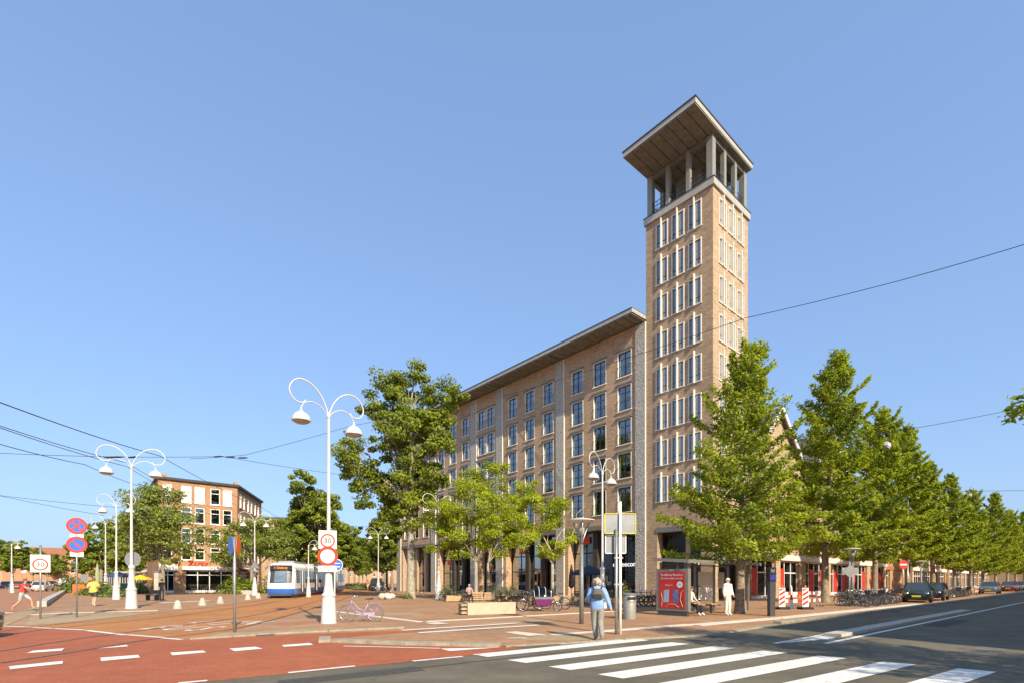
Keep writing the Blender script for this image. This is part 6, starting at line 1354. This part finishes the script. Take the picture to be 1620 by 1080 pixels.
# pallet planters on the square
def planter(px, Y, label, w=1.1, h=.72):
    q = AT(px, HORIZ, Y); o = empty('pallet_planter', (q.x,q.y,0), R(12), label, 'planter')
    for s in range(4):
        c, sn = math.cos(s*math.pi/2), math.sin(s*math.pi/2)
        for i in range(4):
            z = .06+i*h/4.3; d = w/2-.03*i; m_ = MB()
            m_.obox((c*0+sn*d, -c*d, z+.06), ((c,sn,0),(-sn,c,0),(0,0,1)), d, .012, .06); m_.build('slat', M_WOOD, o)
        for x in (-w*.42,0,w*.42): MB().obox((c*x+sn*(w/2-.08), sn*x-c*(w/2-.08), h/2), ((c,sn,0),(-sn,c,0),(0,0,1)), .04, .03, h/2).build('stud', M_WOOD, o)
    MB().box(-w*.36,w*.36,-w*.36,w*.36,.02,h*.82).build('soil', mat('soil', (.06,.04,.025), .95), o); return o
planter(753, 40.9, 'pallet wood planter around the trunk of the light green tree'); planter(773, 41.6, 'smaller pallet wood planter by the terrace tables', .9, .66); planter(718, 38.6, 'low wooden planter box near the lamp base', 1.3, .42); planter(868, 35.5, 'wooden planter box behind the cargo bicycle', 1.2, .55); planter(805, 40, 'low brown planter box along the terrace edge', 2.0, .4); planter(897, 34, 'wooden box with plants at the terrace of the coffee shop', .8, .6)
# plants
L_PLANT = leaf_mat('leaf_plant', (.07,.12,.02), (.24,.26,.08), .3)
def bush(label, px, Y, r, h, n, lm=L_PLANT, size=.14, name='potted_plant', pot=True, seed=1):
    rs = np.random.RandomState(seed); q = AT(px, HORIZ, Y); o = empty(name, (q.x,q.y,0), 0, label, 'plant'); z0 = .38 if pot else 0.0
    if pot: MB().lathe([(.18,0),(.26,.36),(.28,.38),(.24,.40)], 14).build('pot', mat('clay_pot', (.35,.15,.08), .8), o, 'auto')
    e = rs.normal(size=(n,3)); e /= np.linalg.norm(e, axis=1, keepdims=True); e[:,2] = np.abs(e[:,2])
    lump = 1+.28*np.sin(e[:,0]*5+seed)*np.cos(e[:,1]*6+seed*2)
    C = e*(rs.uniform(.25,1,(n,1))**.5)*np.array([r,r,h])*lump[:,None]+np.array([0,0,z0])
    m = leaf_mesh('foliage', C, e+np.array([0,0,.5])+rs.normal(size=(n,3))*.5, size*rs.uniform(.6,1.4,n), rs.uniform(0,1,n), lm, .5, rs); put('foliage', m, o)
    st = MB()
    for i in range(5): t = i*1.3; st.tube([(0,0,z0-.05),(r*.5*math.cos(t),r*.5*math.sin(t),z0+h*.6)], .015, 4)
    st.build('stem', M_BARK, o); return o
for i, a in enumerate([('white flowering potted plant beside the lamp base near the big tree',706,42,.75,1.0),('leafy potted plant by the stone pier behind the planters',783,44,.5,.9),('second leafy potted plant before the brick reveal',797,44,.45,.8),('leafy potted plant near the wooden door',811,44,.5,1.0),('yellowish spiky potted plant by the stone pier next to the tower',985,40,.6,1.2),('small plant in the low wooden box near the lamp base',725,38.6,.45,.6)]): bush(*a, 500, seed=i+3, pot=i != 5)
bush('dry yellow grass tuft beside the grey waste bin', 984, 22.4, .28, .35, 220, leaf_mat('dry_grass', (.30,.22,.05), (.5,.4,.1), .2), .22, 'grass_tuft', False, 9)
bush('green weeds at the foot of the big tree', 645, 44.3, .5, .5, 300, L_PLANT, .16, 'weed_clump', False, 10)
for i, (px, Y, r, h) in enumerate([(112,66,1.5,2.3),(141,60,1.6,1.5),(150,56,1.5,1.3),(163,54,1.4,1.4),(178,50,1.1,1.0),(217,62,1.3,1.5),(372,62,2.0,2.2),(435,64,2.0,2.4),(392,61,1.4,1.7)]):
    bush(['round clipped bush at the end of the low beam','low green hedge bush behind the orange barrier','yellow-green bush under the folded parasol','yellow-green bush beside the terrace lamp','low bush by the terrace entrance','bush under the yellow parasol','dark green shrub behind the stone seats by the restaurant awning','flowering shrub next to the tram front','dark shrub beneath the triangular sign back'][i], px, Y, r, h, 1300, L_PLANT if i not in (6,8) else L_BIG, .3, 'shrub', False, 20+i)
h_ = bush('clipped hedge strip along the tram street', 562, 100, 5.0, 1.1, 1500, L_PLANT, .35, 'hedge', False, 40)
# concrete cone bollards
bm_ = MB().lathe([(.25,0),(.25,.03),(.13,.40),(.10,.47),(.04,.49)], 14).mesh('bollard', M_CONC, 'auto')
for i, (px, py) in enumerate([(281,962),(320,956.8),(348.6,953.5),(392,947.8),(408.6,945.6)]):
    o = put('bollard', bm_); o.location = (*G(px,py),0); o.rotation_euler = (0,0,i); tag(o, 'squat pale concrete cone bollard beside the tram track', 'bollard', 'concrete cone bollards')
# terrace furniture
def table_proto():
    r = empty('terrace_table'); MB().box(-.35,.35,-.35,.35,.71,.74).build('table_top', M_DGREY, r)
    for x in (-.3,.3):
        for y in (-.3,.3): MB().tube([(x,y,0),(x,y,.71)], .018, 5).build('leg', M_BLACK, r)
    return r
def chair_proto(m):
    r = empty('terrace_chair'); MB().box(-.21,.21,-.21,.21,.43,.46).build('seat', m, r); b = MB()
    for z in (.58,.70,.82): b.box(-.2,.2,.20,.225,z,z+.07)
    b.build('backrest', m, r)
    for x in (-.19,.19): MB().tube([(x,-.19,0),(x,-.19,.43)], .014, 5).build('leg', M_BLACK, r); MB().tube([(x,.21,0),(x,.20,.43),(x,.215,.9)], .014, 5).build('leg', M_BLACK, r)
    return r
M_WICK = mat('wicker', (.20,.12,.06), .8, var=.3, vs=20)
tpo = table_proto(); cpo = chair_proto(M_DGREY); cpw = chair_proto(M_WICK); first = {}
def dup(proto, loc, rz, label, cat, group):
    o = copy_tree(proto) if first.get(proto.name) else proto; first[proto.name] = True; o.location = loc; o.rotation_euler = (0,0,rz); return tag(o, label, cat, group)
rn = random.Random(8)
spots = [(702,40),(716,41),(730,40),(786,39),(798,38.5),(812,39.5),(826,38.5),(840,40),(912,34.5),(930,35.5),(945,34.5),(963,36)]
for i, (px, Y) in enumerate(spots):
    q = AT(px, HORIZ, Y); where = 'by the pallet planters' if i < 3 else 'behind the concrete bench' if i < 8 else 'in front of the coffee shop'
    dup(tpo, (q.x,q.y,0), rn.uniform(-.2,.2), 'small dark square terrace table '+where, 'table', 'terrace tables '+where)
    for k, t in enumerate((0,math.pi/2,math.pi)[:2+i%2]):
        t += rn.uniform(-.4,.4); p_ = cpo if i < 8 else cpw
        dup(p_, (q.x+.62*math.sin(t), q.y-.62*math.cos(t)*-1, 0), -t, ('dark slatted terrace chair ' if p_ is cpo else 'brown wicker terrace chair ')+where, 'chair', 'terrace chairs '+where)
for i, (px, Y) in enumerate([(322,62),(334,62.5),(346,63),(226,66),(236,65),(214,67)]):
    q = AT(px, HORIZ, Y); w_ = 'under the restaurant awning' if i < 3 else 'on the terrace under the yellow parasol'
    dup(tpo, (q.x,q.y,0), .3, 'small dark square terrace table '+w_, 'table', 'terrace tables '+w_); dup(cpw, (q.x+.6,q.y,0), 1.5, 'brown wicker terrace chair '+w_, 'chair', 'terrace chairs '+w_); dup(cpw, (q.x-.6,q.y,0), -1.5, 'brown wicker terrace chair '+w_, 'chair', 'terrace chairs '+w_)
def parasol(label, px, Y, r, H, col, open_=True):
    q = AT(px, HORIZ, Y); o = empty('parasol', (q.x,q.y,0), .3, label, 'parasol'); m_ = cloth('parasol_%d' % (col[0]*1000), col); MB().tube([(0,0,0),(0,0,H)], .025, 6).build('pole', M_GALV, o); MB().lathe([(.28,0),(.28,.08),(.05,.12)], 12).build('base', M_CONC, o)
    c = MB()
    if open_:
        n = 8; vs = [(0,0,H)]+[(r*math.cos(2*math.pi*j/n), r*math.sin(2*math.pi*j/n), H-.55) for j in range(n)]+[(r*math.cos(2*math.pi*j/n), r*math.sin(2*math.pi*j/n), H-.72) for j in range(n)]
        c.add(vs, [(0,1+j,1+(j+1)%n) for j in range(n)]+[(1+j,1+n+j,1+n+(j+1)%n,1+(j+1)%n) for j in range(n)])
    else: c.lathe([(.10,H*.35),(.24,H*.42),(.20,H*.7),(.05,H)], 10)
    c.build('canopy', m_, o)
parasol('open navy blue parasol on the coffee shop terrace', 932, 36.5, 1.45, 2.75, (.02,.035,.06)); parasol('folded dark parasol beside the stone pier', 904, 40, .3, 2.9, (.05,.03,.025), False); parasol('folded pale green parasol on the cafe terrace', 154, 58, .3, 3.6, (.30,.36,.20), False); parasol('yellow parasol before the brick cafe houses', 222, 68, 1.4, 2.4, (.75,.45,.03)); parasol('open dark blue parasol on the cafe terrace', 186, 56, 1.0, 2.7, (.03,.06,.18))
# sacks on the square, post, bench
g = 'rubbish sacks on the square'
for i, (px, Y, c) in enumerate([(604,43.5,(.5,.42,.30)),(609,44,(.55,.47,.36)),(615,43.4,(.62,.62,.66)),(620,44.2,(.52,.43,.30)),(612,44.6,(.4,.32,.22))]):
    q = AT(px, HORIZ, Y); rs = random.Random(i); m_ = MB(); m_.ball((0,0,.24),.34,.28,.26,12,8); m_.v = [(x*(1+rs.uniform(-.1,.1)),y*(1+rs.uniform(-.1,.1)),max(0,z*(1+rs.uniform(-.12,.12)))) for x,y,z in m_.v]
    o = m_.build('rubbish_sack', cloth('sack%d' % i, c), None, True); o.location = (q.x,q.y,0); tag(o, ['tan','pale tan','white and blue','sandy brown','dull brown'][i]+' filled sack in the heap beside the big tree', 'sack', g)
q = AT(249.5,HORIZ,41.5); o = empty('stone_post', (q.x,q.y,0), 0, 'thick weathered square post next to the person in black', 'post'); MB().prism([(-.18,-.18),(.18,-.18),(.18,.18),(-.18,.18)], 0, 2.3).build('shaft', M_CONC, o); MB().prism([(-.22,-.22),(.22,-.22),(.22,.22),(-.22,.22)], 2.3, 2.4).build('cap', M_MGREY, o)
q = AT(241,HORIZ,41); o = empty('park_bench', (q.x,q.y,0), R(-10), 'dark bench beside the weathered square post', 'bench'); MB().box(-.5,.5,-.2,.2,.42,.47).build('seat', M_BLACK, o)
for x in (-.42,.42): MB().box(x-.03,x+.03,-.18,.18,0,.42).build('leg', M_BLACK, o)
MB().box(-.5,.5,.18,.22,.6,.85).build('backrest', M_BLACK, o); MB().box(-.45,-.4,.18,.21,.42,.6).build('back_support', M_BLACK, o); MB().box(.4,.45,.18,.21,.42,.6).build('back_support', M_BLACK, o)
for i, (px, Y) in enumerate([(386,60),(393,59),(378,61)]):
    q = AT(px, HORIZ, Y); o = MB().prism([(-.5,-.25),(.5,-.25),(.45,.25),(-.45,.25)], 0, .45).build('stone_block', M_CONC); o.location = (q.x,q.y,0); tag(o, 'pale low stone block in front of the dark shrubs', 'stone', 'low stone blocks')
q = AT(127,HORIZ,58); o = empty('orange_barrier', (q.x,q.y,0), .2, 'orange plastic barrier panel beside the bushes', 'road barrier'); MB().box(-.75,.75,-.05,.05,.2,1.15).build('panel', M_ORANGE, o); MB().box(-.7,-.5,-.3,.3,0,.2).build('foot', M_ORANGE, o); MB().box(.5,.7,-.3,.3,0,.2).build('foot', M_ORANGE, o)
q = AT(134,HORIZ,59.5); o = empty('round_sign', (q.x,q.y,0), 0, 'grey back of a low round sign behind the orange barrier', 'traffic sign'); post(o, 2.2, .04); disc(o, 'disc', (0,-.05,1.95), .42, M_SIGNB, .014, 26, .2)
q = AT(201,HORIZ,58); o = empty('waste_container', (q.x,q.y,0), .2, 'green waste container on the cafe terrace', 'waste bin'); m_ = mat('green_plastic', (.03,.20,.11), .5); MB().prism([(-.5,-.4),(.5,-.4),(.5,.4),(-.5,.4)], .1, 1.2).build('body', m_, o); MB().prism([(-.53,-.43),(.53,-.43),(.5,.43),(-.5,.43)], 1.2, 1.3).build('lid', m_, o)
for x in (-.4,.4): MB().lathe([(.1,-.03),(.1,.03)], 10, (x,-.3,.1), 0, (Vector((0,1,0)),Vector((0,0,1)),Vector((1,0,0)))).build('wheel', M_RUBBER, o)
